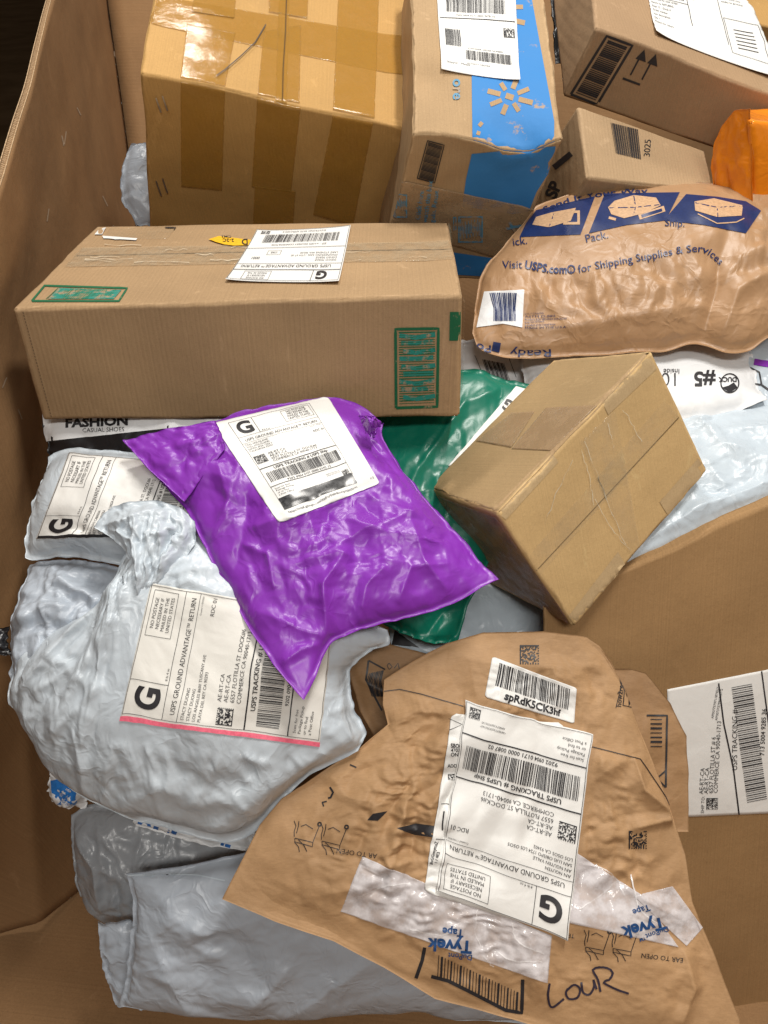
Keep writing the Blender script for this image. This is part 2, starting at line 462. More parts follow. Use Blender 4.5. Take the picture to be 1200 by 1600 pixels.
# ------------------------------------------------------------------ boxes
FACES = {'top': (2, 1), 'bottom': (2, 0), 'front': (1, 0), 'back': (1, 1), 'left': (0, 0), 'right': (0, 1)}
def box(name, corners, material, parent, step=.014, wear=.0016, wob=.0022, seed=0, dents=(), edge=.0028):
    """corners[z][y][x] with z 0=top 1=bottom, y 0=front 1=back, x 0=left 1=right; each (px, py, depth).
    Real carton: six faces of one mesh with rubbed edges, slight waviness and dents. Returns object and face surfaces."""
    C = np.array([[[W(*corners[z][y][x]) for x in (0, 1)] for y in (0, 1)] for z in (1, 0)])  # index [zbottom..top]
    C = C.transpose(2, 1, 0, 3)           # [x][y][z]
    L = [np.linalg.norm(C[1, 0, 0]-C[0, 0, 0]), np.linalg.norm(C[0, 1, 0]-C[0, 0, 0]), np.linalg.norm(C[0, 0, 1]-C[0, 0, 0])]
    prm = []
    for l in L:
        k = max(4, int(l/step)); e = edge/l
        prm.append(np.concatenate([[0, e, 2.2*e], np.linspace(0, 1, k+1)[1:-1], [1-2.2*e, 1-e, 1]]))
    n = [len(p) for p in prm]
    def tri(a, b, c):
        a, b, c = a[..., None], b[..., None], c[..., None]
        return ((C[0, 0, 0]*(1-a)+C[1, 0, 0]*a)*(1-b)+(C[0, 1, 0]*(1-a)+C[1, 1, 0]*a)*b)*(1-c)+((C[0, 0, 1]*(1-a)+C[1, 0, 1]*a)*(1-b)+(C[0, 1, 1]*(1-a)+C[1, 1, 1]*a)*b)*c
    idx = {}; keys = []
    for i in range(n[0]):
        for j in range(n[1]):
            for k in range(n[2]):
                if i in (0, n[0]-1) or j in (0, n[1]-1) or k in (0, n[2]-1):
                    idx[i, j, k] = len(keys); keys.append((i, j, k))
    K = np.array(keys)
    P = tri(prm[0][K[:, 0]], prm[1][K[:, 1]], prm[2][K[:, 2]])
    cen = C.reshape(-1, 3).mean(0); rng = random.Random(seed)
    axes = [C[1].reshape(-1, 3).mean(0)-C[0].reshape(-1, 3).mean(0), C[:, 1].reshape(-1, 3).mean(0)-C[:, 0].reshape(-1, 3).mean(0), C[:, :, 1].reshape(-1, 3).mean(0)-C[:, :, 0].reshape(-1, 3).mean(0)]
    axes = [a/np.linalg.norm(a) for a in axes]
    off = Vector((seed*3.7, seed*1.3, 0))
    for q, (i, j, k) in enumerate(keys):
        v = Vector(P[q]); w = mnoise.noise_vector(v*9+off)*wob+mnoise.noise_vector(v*30+off)*wob*.3
        P[q] += np.array(w)
        ex = [(-1 if a == 0 else 1 if a == nn-1 else 0) for a, nn in ((i, n[0]), (j, n[1]), (k, n[2]))]
        if sum(1 for e in ex if e) >= 2:       # a carton edge: rubbed and crushed in
            a = .0010+wear*max(0, mnoise.noise(v*55+off)+.25)+wear*.8*max(0, mnoise.noise(v*14+off))
            if sum(1 for e in ex if e) == 3: a += .0015+wear
            for e, ax in zip(ex, axes): P[q] -= ax*e*a
        for (dp, r, vec) in dents:
            d = np.linalg.norm(P[q]-dp)
            if d < 3*r: P[q] += np.array(vec)*math.exp(-(d/r)**2)
    F = []; surfs = {}
    for nm, (ax, side) in FACES.items():
        o1, o2 = [a for a in (0, 1, 2) if a != ax]
        G = np.zeros((n[o1], n[o2]), int)
        for a in range(n[o1]):
            for b in range(n[o2]):
                kk = [0, 0, 0]; kk[ax] = side*(n[ax]-1); kk[o1] = a; kk[o2] = b; G[a, b] = idx[tuple(kk)]
        PG = P[G]; N = grid_normals(PG); outward = np.sum(N*(PG-cen)) > 0
        f = np.stack([G[:-1, :-1], G[1:, :-1], G[1:, 1:], G[:-1, 1:]], -1).reshape(-1, 4)
        F.append(f if outward else f[:, ::-1])
        # resample evenly so (s, t) are true fractions of the face
        pu = prm[o1]; pv = prm[o2]; nu, nv = 90, 90; u = np.linspace(0, 1, nu); v = np.linspace(0, 1, nv)
        iu = np.clip(np.searchsorted(pu, u, 'right')-1, 0, len(pu)-2); fu = ((u-pu[iu])/(pu[iu+1]-pu[iu]))[:, None, None]
        iv = np.clip(np.searchsorted(pv, v, 'right')-1, 0, len(pv)-2); fv = ((v-pv[iv])/(pv[iv+1]-pv[iv]))[None, :, None]
        R = PG[iu][:, iv]*(1-fu)*(1-fv)+PG[iu+1][:, iv]*fu*(1-fv)+PG[iu][:, iv+1]*(1-fu)*fv+PG[iu+1][:, iv+1]*fu*fv
        NR = grid_normals(R)*(1 if outward else -1)
        s = Surf(R, NR); s.N = NR; surfs[nm] = s
    o = mesh_obj(name, P, np.concatenate(F), material, parent, org(parent))
    return o, surfs

# ------------------------------------------------------------------ bags
def resample(pts, n, straight=False):
    pts = np.array(pts, float)
    if straight:
        s = np.concatenate([[0], np.cumsum(np.linalg.norm(np.diff(pts, axis=0), axis=1))]); s /= s[-1]; u = np.linspace(0, 1, n)
        return np.stack([np.interp(u, s, pts[:, 0]), np.interp(u, s, pts[:, 1])], 1)
    # centripetal-free Catmull-Rom so that bag edges bend softly
    P = np.vstack([2*pts[0]-pts[1], pts, 2*pts[-1]-pts[-2]]); out = []
    for k in range(1, len(P)-2):
        p0, p1, p2, p3 = P[k-1], P[k], P[k+1], P[k+2]
        t = np.linspace(0, 1, 24, endpoint=False)[:, None]
        out.append(.5*((2*p1)+(-p0+p2)*t+(2*p0-5*p1+4*p2-p3)*t*t+(-p0+3*p1-3*p2+p3)*t**3))
    D = np.vstack(out+[pts[-1:]]); s = np.concatenate([[0], np.cumsum(np.linalg.norm(np.diff(D, axis=0), axis=1))]); s /= s[-1]
    u = np.linspace(0, 1, n)
    return np.stack([np.interp(u, s, D[:, 0]), np.interp(u, s, D[:, 1])], 1)

def drape(T, N, exu, exv, pin, iters=140, grav=.00022, seed=0, bendk=.12, hmax=.03, seedamp=.0012, anchor=.03):
    """a film with more length than the goods under it: it can lift off the goods but not sink into them"""
    n, m = T.shape[:2]
    rest = {}
    def dist(A, B): return np.linalg.norm(A-B, axis=-1)
    cons = []
    def add(sa, sb, ex, k):
        r = dist(T[sa], T[sb])*(1+(ex[sa]+ex[sb])/2); cons.append((sa, sb, r, k))
    S = np.s_
    for par in (0, 1):
        add(S[par:n-1:2, :], S[par+1:n:2, :], exu, 1.); add(S[:, par:m-1:2], S[:, par+1:m:2], exv, 1.)
    exd = (exu+exv)/2
    for par in (0, 1):
        add(S[par:n-1:2, :-1], S[par+1:n:2, 1:], exd, .5); add(S[par:n-1:2, 1:], S[par+1:n:2, :-1], exd, .5)
    for par in (0, 1, 2, 3):
        for st in (par,):
            a = np.arange(par, n-2, 4); 
            if len(a): cons.append(((a, S[:]), (a+2, S[:]), dist(T[a], T[a+2])*1.0*(1+(exu[a]+exu[a+2])/2), bendk))
            a = np.arange(par, m-2, 4)
            if len(a): cons.append(((S[:], a), (S[:], a+2), dist(T[:, a], T[:, a+2])*(1+(exv[:, a]+exv[:, a+2])/2), bendk))
    h0 = np.maximum(0, fnoise(n, m, 22, seed, 3))*seedamp+.0002
    X = T+N*h0[..., None]; Xp = X.copy()
    free = (1-pin)[..., None]
    for it in range(iters):
        Xn = X+(X-Xp)*.82-N*grav*free; Xp = X; X = Xn
        for _ in range(2):
            for sa, sb, r, k in cons:
                A = X[sa]; B = X[sb]; d = B-A; l = np.linalg.norm(d, axis=-1)+1e-9
                c = (d*((l-r)/l*.5*k)[..., None])
                X[sa] = A+c; X[sb] = B-c
        D = X-T; h = (D*N).sum(-1)
        tang = D-N*h[..., None]; X = X-tang*anchor
        hc = np.clip(h, 0, hmax); X = X+N*(hc-h)[..., None]
        X = T*(1-free)+X*free
    return X

def segdist(P, a, b):
    a = np.array(a, float); b = np.array(b, float); d = b-a; t = np.clip(((P-a)@d)/(d@d), 0, 1)
    q = P-(a+t[..., None]*d); return np.linalg.norm(q, axis=-1), t

def bag(name, edges, anchors, H, material, parent, cell=.0028, back=None, ex=(.03, .03), exn=6, flange=.02,
        folds=(), blobs=(), calm=(), seed=1, iters=140, power=.45, grav=.00022, bendk=.12, wob=.004, sim=True, jag=1.5, edgeex=.05, hmax=.03, rimamp=.0045, straight=False, crease=(40, .0020, .016), focus=(), ridge=((.0035, .028, 3., None, 5),)):
    """a filled mailer: edges = top (left to right), right (down), bottom (left to right), left (down) in photo pixels,
    anchors = three (px, py, depth) that fix the plane of its rim; H = how far the goods swell it."""
    A = np.array([[1, a[0], a[1]] for a in anchors], float); iz = np.linalg.solve(A, 1/np.array([a[2] for a in anchors], float)) if len(anchors) == 3 else np.linalg.lstsq(A, 1/np.array([a[2] for a in anchors], float), rcond=None)[0]
    dep = lambda p: 1/(iz[0]+iz[1]*p[..., 0]+iz[2]*p[..., 1])
    top, right, bot, left = edges
    al = lambda e: np.linalg.norm(np.diff(np.array(e, float), axis=0), axis=1).sum()
    dm = np.mean([a[2] for a in anchors])/FP
    n = int(np.clip(max(al(top), al(bot))*dm/cell, 24, 250)); m = int(np.clip(max(al(left), al(right))*dm/cell, 24, 250))
    t_, b_ = resample(top, n, straight), resample(bot, n, straight); r_, l_ = resample(right, m, straight), resample(left, m, straight)
    rg = np.random.default_rng(seed)
    for e in (t_, b_, r_, l_):
        k = len(e); nz = np.stack([fnoise(k, 2, 14, rg.integers(1e6), 3)[:, 0] for _ in (0, 1)], 1)*jag
        nz *= np.sin(np.linspace(0, math.pi, k))[:, None]**.3; e += nz
    u = np.linspace(0, 1, n)[:, None, None]; v = np.linspace(0, 1, m)[None, :, None]
    Q = (t_[:, None]*(1-v)+b_[:, None]*v)+(l_[None]*(1-u)+r_[None]*u)-(t_[0]*(1-u)*(1-v)+t_[-1]*u*(1-v)+b_[0]*(1-u)*v+b_[-1]*u*v)
    P = W(Q[..., 0], Q[..., 1], dep(Q))
    N0 = grid_normals(P).reshape(-1, 3).mean(0); N0 /= np.linalg.norm(N0)
    if np.dot(N0, CAM-P.reshape(-1, 3).mean(0)) < 0: N0 = -N0
    fu_ = min(.08, .006/(n*cell)); fv_ = min(.08, .006/(m*cell))
    uu = np.clip((u[..., 0]-fu_)/(1-2*fu_), 0, 1); vv = np.clip((v[..., 0]-fv_)/(1-2*fv_), 0, 1)
    prof = np.maximum(0, 4*uu*(1-uu))**power*np.maximum(0, 4*vv*(1-vv))**power
    h = H*prof
    inner = np.maximum(0, 4*uu*(1-uu)*4*vv*(1-vv))**.35
    h = h+inner*fnoise(n, m, 5, seed+5, 2)*wob
    for (bx, by, br, ba) in blobs:
        h = h+ba*np.exp(-(((Q-np.array([bx, by]))**2).sum(-1))/br**2)*np.minimum(1, prof*2.5)
    for (pts, w, a) in folds:
        best = np.full((n, m), 1e9); tt = np.zeros((n, m)); L = len(pts)-1
        for k in range(L):
            d, t = segdist(Q, pts[k], pts[k+1]); mk = d < best; best = np.where(mk, d, best); tt = np.where(mk, (k+t)/L, tt)
        wl = np.clip(np.sin(np.clip(tt, 0, 1)*math.pi), 0, 1)**.5*.85+.15
        h = h+a*.6*(np.maximum(0, 1-best/(w*2.2))**1.4+.35*np.exp(-best/w))*wl*np.minimum(1, inner*3)
    # calm = where a stuck-down label keeps the film flat
    calmv = np.ones((n, m)); cmask = np.zeros((n, m))
    for (quad, k) in calm:
        qc = np.array(quad, float).mean(0); ins = np.ones((n, m))
        for a in range(4):
            p0 = np.array(quad[a], float); p1 = np.array(quad[(a+1) % 4], float); e = p1-p0; nn = np.array([-e[1], e[0]]); nn /= np.linalg.norm(nn)
            if np.dot(qc-p0, nn) < 0: nn = -nn
            ins = np.minimum(ins, np.clip(((Q-p0)@nn)/12+.9, 0, 1))
        calmv *= 1-ins*(1-k); cmask = np.maximum(cmask, ins*(1-k))
    # straight-sided creases: two facets meeting in a sharp line
    cn, ca, cw, cl = (tuple(crease)+(1.,))[:4]; rc = np.random.default_rng(seed+77); M2 = Q*dm; hc = np.zeros((n, m))
    wx = fnoise(n, m, 9, seed+31, 3)*.004; wy = fnoise(n, m, 9, seed+32, 3)*.004
    for q in range(cn):
        ci, cj = rc.integers(2, n-2), rc.integers(2, m-2); c = M2[ci, cj]
        th = rc.uniform(0, math.pi)
        if len(focus) and rc.random() < .75:
            fx, fy, _ = min(focus, key=lambda f: (f[0]-Q[ci, cj, 0])**2+(f[1]-Q[ci, cj, 1])**2 if f[2] else 1e12)
            th = math.atan2(fy-Q[ci, cj, 1], fx-Q[ci, cj, 0])+rc.normal(0, .16)
        Lc = rc.uniform(.025, .10)*cl; Wc = cw*rc.uniform(.35, 1.7); am = ca*rc.uniform(.4, 1.6)*(1 if rc.random() < .68 else -1)*min(1, Wc/cw+.3)
        dx = M2[..., 0]-c[0]+wx; dy = M2[..., 1]-c[1]+wy
        al_ = dx*math.cos(th)+dy*math.sin(th); dd = -dx*math.sin(th)+dy*math.cos(th)+rc.normal(0, 3.)*al_**2
        hc += am*np.maximum(0, 1-np.abs(dd)/Wc)**1.25*np.clip(1-(al_/Lc)**2, 0, 1)
    # long sharp-crested pulls in the film: (height, spacing, stretch, direction or gathering point, seed)
    for (ra, rl, rs, rd, rseed) in ridge:
        if rd is not None and not isinstance(rd, (int, float)):
            fx, fy = Q[..., 0]-rd[0], Q[..., 1]-rd[1]; r_m = np.hypot(fx, fy)*dm; th = np.arctan2(fy, fx)
            xx = th*rd[2]+wx*60; yy = r_m/(rl*rs)+wy*40; fade = np.exp(-(r_m/rd[3])**2) if len(rd) > 3 else 1.
        else:
            an = math.radians(rd) if rd is not None else seed*1.7; fade = 1.
            xx = (M2[..., 0]*math.cos(an)+M2[..., 1]*math.sin(an)+wx*2)/rl; yy = (-M2[..., 0]*math.sin(an)+M2[..., 1]*math.cos(an)+wy*2)/(rl*rs)
        msk = np.clip(.55+.8*fnoise(n, m, 4, seed+rseed+50, 2), .12, 1.2)
        hc = hc+ra*(planes(xx+20, yy+20, seed+rseed) if rseed >= 100 else .35*ridged(xx+20, yy+20, seed+rseed)+.8*pleat(xx+20, yy+20, seed+rseed))*msk*fade
    h = h+hc*calmv*np.minimum(1, prof*1.3)
    rimw = fnoise(n, m, 11, seed+9, 2)*rimamp*(1-np.minimum(1, prof*3))      # the flat seam is never quite flat
    T = P+N0*(h+rimw)[..., None]
    N = grid_normals(T)
    if np.sum(N*N0) < 0: N = -N
    # smooth normals
    for _ in range(10): N[1:-1, 1:-1] = (N[:-2, 1:-1]+N[2:, 1:-1]+N[1:-1, :-2]+N[1:-1, 2:]+N[1:-1, 1:-1]*2)
    N = N/np.linalg.norm(N, axis=2, keepdims=True)*.6+N0*.4; N /= np.linalg.norm(N, axis=2, keepdims=True)
    if sim:
        mod = np.clip(.75+.9*fnoise(n, m, exn, seed+2, 2), .1, 2.2)
        nearu = np.minimum(u[..., 0], 1-u[..., 0])+0*v[..., 0]; nearv = np.minimum(v[..., 0], 1-v[..., 0])+0*u[..., 0]
        mod2 = np.clip(.75+.9*fnoise(n, m, exn, seed+3, 2), .1, 2.2)
        exu = ex[0]*mod+edgeex*np.exp(-nearv/.07); exv = ex[1]*mod2+edgeex*np.exp(-nearu/.07)
        exu = exu*calmv; exv = exv*calmv
        pin = np.zeros((n, m)); pin[0] = pin[-1] = 1; pin[:, 0] = pin[:, -1] = 1
        G = drape(T, N, exu, exv, pin, iters, grav, seed, bendk, hmax)
    else: G = T
    if len(calm):
        S_m = G.copy()
        for _ in range(22):
            E = S_m.copy(); S_m[1:-1, 1:-1] = (E[:-2, 1:-1]+E[2:, 1:-1]+E[1:-1, :-2]+E[1:-1, 2:])/4
        G = G*(1-cmask[..., None])+S_m*cmask[..., None]
    s = Surf(G)
    bk = H*.6 if back is None else back
    B = P-N0*(bk*prof+ .0006)[..., None]+N0*rimw[..., None]
    V3 = np.concatenate([G.reshape(-1, 3), B.reshape(-1, 3)]); k = n*m
    ff = gridF(n, m); g = grid_normals(G)
    flip = np.sum(g*N0) < 0
    r = np.array([i*m for i in range(n)]+[(n-1)*m+j for j in range(1, m)]+[i*m+m-1 for i in range(n-2, -1, -1)]+[j for j in range(m-2, 0, -1)]); r2 = np.roll(r, -1)
    ring = np.stack([r, r+k, r2+k, r2], 1)
    F = [ff[:, ::-1] if flip else ff, (gridF(n, m, k) if flip else gridF(n, m, k, True)), ring]
    o = mesh_obj(name, V3, np.concatenate(F), material, parent, org(parent), rim=len(r))
    s.Q = Q
    return o, s

# ------------------------------------------------------------------ the printed shipping label, one design with its own words
def ship_label(ink, s1, s2, s3, s4, num, dm=1, x0=0, y0=0, w=100, h=150, weight='8 lb 4 oz', fromsz=3.0, bottom=True, rdc='RDC 01', ptr='USPS Ship', title='USPS GROUND ADVANTAGE™ RETURN', extra=True):
    k = w/100.
    X = lambda x: x0+x*k
    Y = lambda y: y0+y*h/150.
    ky = h/150.
    T = lambda x, y, sz, s, **q: ink.text(X(x), Y(y), sz*k, s, **q)
    R = lambda a, b, c, d: ink.rect(X(a), Y(b), X(c), Y(d))
    ink.frame(X(1), Y(1), X(99), Y(149), .35*k)
    R(26, 121, 26.4, 148.6); R(1.4, 121, 98.6, 121.4)                 # the G box
    ink.text(X(5.5), Y(126), 24*k, 'G', bold=.035)
    T(29, 122.5, 2.6, weight)
    ink.frame(X(60), Y(126.5), X(96), Y(146), .35*k)
    for q, s in enumerate(('NO POSTAGE', 'NECESSARY IF', 'MAILED IN THE', 'UNITED STATES')): T(78, 141.2-4.1*q, 3.9, s, align='c')
    T(50, 112.7, 5.3, title, align='c', wid=.92)
    R(1.4, 110, 98.6, 110.35)
    for q, s in enumerate((s1, s2, s3, s4)): T(3, 105.5-4.0*q, fromsz+.4, s, wid=.95)
    if extra:
        T(97, 107, 1.9, 'Created 11/03/2025', align='r'); T(97, 97, 4.6, rdc, align='r')
    ink.matrix(X(3), Y(70), 13*k, 16, dm)
    for q, s in enumerate(('AE-RT-CA', 'AE-RT-CA', '6557 FLOTILLA ST. DOCK#6', 'COMMERCE CA 90040-1713')): T(20, 80.5-5.0*q, 4.8, s, wid=.95)
    R(1.4, 60, 98.6, 61.1)
    T(50, 54, 5.4, 'USPS TRACKING # '+ptr, bold=.018, align='c')
    ink.bars(X(5), Y(33.5), X(95), Y(52), dm*7+3, 78)
    T(50, 28, 4.5, num, bold=.012, align='c')
    R(1.4, 25.3, 98.6, 26.3)
    if bottom:
        for q, s in enumerate(('Scan for free', 'Package Pickup', 'or to find', 'a Post Office')): T(4, 19.5-4*q, 3.4, s)
        T(76, 16, 2.2, '*AP00773359352165*', align='c'); T(76, 13, 2.2, 'AP00773359352165', align='c')
        ink.matrix(X(87), Y(4), 9*k, 14, dm+50)

def text_path(ink, pts, size, s, bold=0., mi=0, x0=0.):
    """lettering that follows a curved line (photo pixels, y down)"""
    V, F = glyphs(s, bold); D = resample(pts, 60); sg = np.concatenate([[0], np.cumsum(np.linalg.norm(np.diff(D, axis=0), axis=1))])
    if size > ink.cell*1.6: V, F = split_tris(V, F, ink.cell/size)
    k = (sg[-1]-x0)/(V[:, 0].max()*size); x = V[:, 0]*size*k+x0
    cx = np.interp(x, sg, D[:, 0]); cy = np.interp(x, sg, D[:, 1])
    e = 2.; tx = np.interp(x+e, sg, D[:, 0])-np.interp(x-e, sg, D[:, 0]); ty = np.interp(x+e, sg, D[:, 1])-np.interp(x-e, sg, D[:, 1])
    l = np.hypot(tx, ty)+1e-9; tx, ty = tx/l, ty/l
    ink.add(np.stack([cx+ty*V[:, 1]*size, cy-tx*V[:, 1]*size], 1), F, mi)
def rtext(ink, x, y, size, s, ang, bold=0., mi=0, align='l', wid=1.):
    a = math.radians(ang); ex = (math.cos(a), math.sin(a)); ink.text(x, y, size, s, ex, (ex[1], -ex[0]), bold, mi, align, wid)

# ------------------------------------------------------------------ materials in use
M_BIN = cardboard('bin cardboard', (.285, .16, .072), (.1, 1, 0), .007, .00006, .8, .25, .14)
M_BINEDGE = plain('torn board edge', (.42, .29, .17), .9, .2, .3)
M_C = cardboard('brown box board', (.385, .25, .132), (1, 0, 0), .0062, .00008)
M_D = cardboard('tan box board', (.58, .39, .18), (.7, .5, 0), .006, .00002, stain=.1)
M_DTOP = cardboard('tan box board darker', (.41, .28, .14), (.7, .5, 0), .006, .00002, stain=.1)  # same board in a darker tone, for the top face
M_PTAPE = cardboard('pale paper tape', (.52, .37, .20), (.7, .5, 0), .006, .00001)
M_A = cardboard('amber box board', (.49, .285, .095), (1, 0, 0), .006, .00005, .7)
M_B = cardboard('light brown box board', (.42, .28, .15), (1, 0, 0), .0058, .00008)
M_E = cardboard('mid brown box board', (.35, .225, .125), (1, 0, 0), .0058, .00008)
M_F = cardboard('pale brown box board', (.39, .265, .15), (1, 0, 0), .0058, .00008)
M_Q = cardboard('flat brown carton board', (.32, .188, .082), (1, 0, 0), .0075, .00008, .8, .1, .1)
M_PURPLE = poly('purple film', (.215, .028, .385), .36, .0013, .06, .5)
M_GREY = poly('pale grey film', (.52, .575, .625), .33, .0019, .05, .5)
M_GREY2 = poly('blue grey film', (.41, .455, .515), .34, .0019, .05, .45)
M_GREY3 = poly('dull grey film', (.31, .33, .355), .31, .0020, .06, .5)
M_PALE = poly('pale blue film', (.50, .57, .63), .32, .0017, .04, .5)
M_WHITE = poly('white film', (.74, .75, .76), .35, .0012, .03, .45)
M_GREEN = poly('green film', (.003, .155, .098), .33, .0008, .08, .5)
M_TAN = poly('tan film', (.385, .225, .115), .42, .0018, .06, .5)
M_BLACKF = poly('black film', (.012, .012, .014), .3, .001, .1, .5)
M_BLUEF = poly('blue film', (.02, .10, .36), .3, .001, .1, .5)
M_KRAFT = kraft('kraft paper', (.44, .265, .132))
M_KRAFT2 = kraft('kraft paper inner', (.33, .19, .09))
M_PAPER = paper('label paper'); M_PAPER2 = paper('matt label paper', (.74, .72, .67), .5)
M_INK = plain('black ink', (.022, .021, .024), .45)
M_INKSOFT = plain('grey ink', (.10, .10, .105), .55)
M_PINK = plain('pink stripe', (.85, .16, .24), .4)
M_NAVY = plain('navy ink', (.012, .025, .10), .35)
M_TANINK = plain('tan ink', (.52, .33, .19), .4)
M_BLUE = worn_ink('rubbed blue ink', (.035, .20, .50), (.40, .275, .165), .62, .62, .70, 30)
M_BLUE2 = worn_ink('faded blue ink', (.09, .27, .42), (.40, .275, .165), .62, .48, .62, 90)
M_GREENINK = worn_ink('rubbed green ink', (.012, .12, .05), (.355, .245, .150), .6, .60, .75, 90)
M_GREENPEN = worn_ink('green marker', (.02, .22, .17), (.355, .245, .150), .6, .5, .6, 60)
M_TYVEKINK = plain('blue tape ink', (.02, .07, .20), .3)
M_YELLOW = plain('yellow sticker', (.80, .45, .015), .5)
M_AMBER = tape('amber tape', (.50, .26, .045), .38, .13, .04, .0003)
M_CLEAR = tape('clear tape', (.62, .5, .33), .07, .10, .03, .0008)
M_BROWNTAPE = tape('brown paper tape', (.48, .33, .19), .5, .22, .1, .0006)
M_MILKY = tape('milky tape', (.80, .76, .77), .58, .09, .22, .0016, True)
M_ORANGE = poly('orange film', (.85, .25, .012), .12, .0008, .05, .5)
M_STEEL = plain('staple steel', (.55, .53, .5), .3); M_STEEL.node_tree.nodes['Principled BSDF'].inputs['Metallic'].default_value = .9

# ------------------------------------------------------------------ setting: floor, then the cardboard bin
m, nt, p = mat('concrete floor')
nt.links.new(ramp(nt, noise(nt, objco(nt), 3, 5), (.035, .020, .010), (.055, .033, .017), .3, .7), p.inputs['Base Color']); p.inputs['Roughness'].default_value = 1.; p.inputs['Specular IOR Level'].default_value = 0.
fl = mesh_obj('floor', [(-15, -6, 0), (15, -6, 0), (15, 25, 0), (-15, 25, 0)], [[0, 1, 2, 3]], m, smooth=False)
fl['kind'] = 'structure'

bin_ = thing('cardboard_bin', 'tall brown cardboard bin that holds all the parcels, its left wall scuffed', 'bin', (0, .9, .01))
def thick_sheet(name, G, th, material, parent, bumpy=.006, seed=0):
    n, m = G.shape[:2]
    N = grid_normals(G); c = np.array([0, .95, .55])
    if np.sum(N*(c-G)) < 0: N = -N
    G = G+N*(fnoise(n, m, 5, seed, 3)*bumpy)[..., None]
    B = G-N*th; k = n*m
    r = np.array([i*m for i in range(n)]+[(n-1)*m+j for j in range(1, m)]+[i*m+m-1 for i in range(n-2, -1, -1)]+[j for j in range(m-2, 0, -1)]); r2 = np.roll(r, -1)
    F = np.concatenate([gridF(n, m), gridF(n, m, k, True), np.stack([r, r+k, r2+k, r2], 1)])
    o = mesh_obj(name, np.concatenate([G.reshape(-1, 3), B.reshape(-1, 3)]), F, material, parent, org(parent))
    return o, G, N
def ruled(rim, base, n=90, m=70):
    rim = np.array([W(*p) for p in rim]); base = np.array([W(*p) for p in base])
    k = len(rim); u = np.linspace(0, k-1, n)
    R = np.stack([np.interp(u, np.arange(k), rim[:, q]) for q in range(3)], 1); Bs = np.stack([np.interp(u, np.arange(k), base[:, q]) for q in range(3)], 1)
    t = np.linspace(0, 1, m)[None, :, None]
    return R[:, None]*(1-t)+Bs[:, None]*t
LW = ruled([(-420, 1500, .55), (-200, 760, .74), (0, 285, 1.02), (80, 0, 1.5), (140, -205, 2.4)],
           [(-420, 1620, 1.2), (-150, 1500, 1.26), (60, 1440, 1.28), (200, 1330, 1.42), (300, 1000, 2.2)])
lw, LG, LN = thick_sheet('side_panel', LW, .009, M_BIN, bin_, .005, 4)
sLW = Surf(LG)
M_SCUFF = plain('scuffed liner', (.40, .30, .21), .8)
for pts in ([(103, 205), (100, 226)], [(76, 326), (73, 346)], [(160, 306), (168, 322)], [(5, 196), (2, 210)], [(120, 168), (126, 180)], [(10, 590), (3, 606)], [(28, 640), (34, 655)], [(96, 212), (99, 228)], [(178, 80), (183, 98)]):
    ik = Ink(px_map(sLW, .0006), [M_SCUFF], 6); ik.line(pts, 1.6); ik.build('scratch', lw)
# corrugated rim of the left wall
rim = LG[:, 0]; V = []; F = []
for i in range(0, 2200):
    u = i/2200*(len(rim)-1); k = min(int(u), len(rim)-2); pnt = rim[k]*(1-(u-k))+rim[k+1]*(u-k); nn = LN[k, 0]
    z = math.sin(i*math.pi/2)*.0022
    up = np.array([0, 0, .0016])
    a = pnt-nn*(.0045+z-.0008); b = pnt-nn*(.0045+z+.0008)
    V += [a+up, b+up]
    if i: F.append([2*i-2, 2*i, 2*i+1, 2*i-1])
mesh_obj('corrugation', V, F, M_BINEDGE, lw, org(lw))
V = []; F = []
for q, o_ in enumerate((.0004, .0086)):
    b0 = len(V)
    for i in range(len(rim)): V += [rim[i]-LN[i, 0]*(o_-.0007)+np.array([0, 0, .002]), rim[i]-LN[i, 0]*(o_+.0007)+np.array([0, 0, .002])]
    F += [[b0+2*i-2, b0+2*i, b0+2*i+1, b0+2*i-1] for i in range(1, len(rim))]
mesh_obj('liner_edge', V, F, M_BINEDGE, lw, org(lw))
def plane_sheet(a, b, c, d, n=40, m=40):
    a, b, c, d = [np.array(q, float) for q in (a, b, c, d)]; u = np.linspace(0, 1, n)[:, None, None]; v = np.linspace(0, 1, m)[None, :, None]
    return a*(1-u)*(1-v)+b*u*(1-v)+c*u*v+d*(1-u)*v
thick_sheet('bottom_panel', plane_sheet((-.9, -.15, .018), (1.0, -.15, .018), (1.0, 2.3, .018), (-.9, 2.3, .018)), .009, M_BIN, bin_, .003, 6)
thick_sheet('side_panel', plane_sheet((.95, -.1, 1.0), (1.0, 2.3, 1.0), (1.0, 2.3, .02), (.92, -.1, .02)), .009, M_BIN, bin_, .01, 7)
thick_sheet('side_panel', plane_sheet(LW[-1, 0]+np.array([.006, -.004, 0]), (1.0, 2.6, LW[-1, 0][2]), (1.0, 2.3, .02), LW[-1, -1]+np.array([.006, -.004, 0])), .009, M_BIN, bin_, .01, 8)
thick_sheet('side_panel', plane_sheet((-.5, -.12, .92), (.95, -.12, .92), (.95, -.12, .02), (-.5, -.12, .02)), .009, M_BIN, bin_, .01, 9)

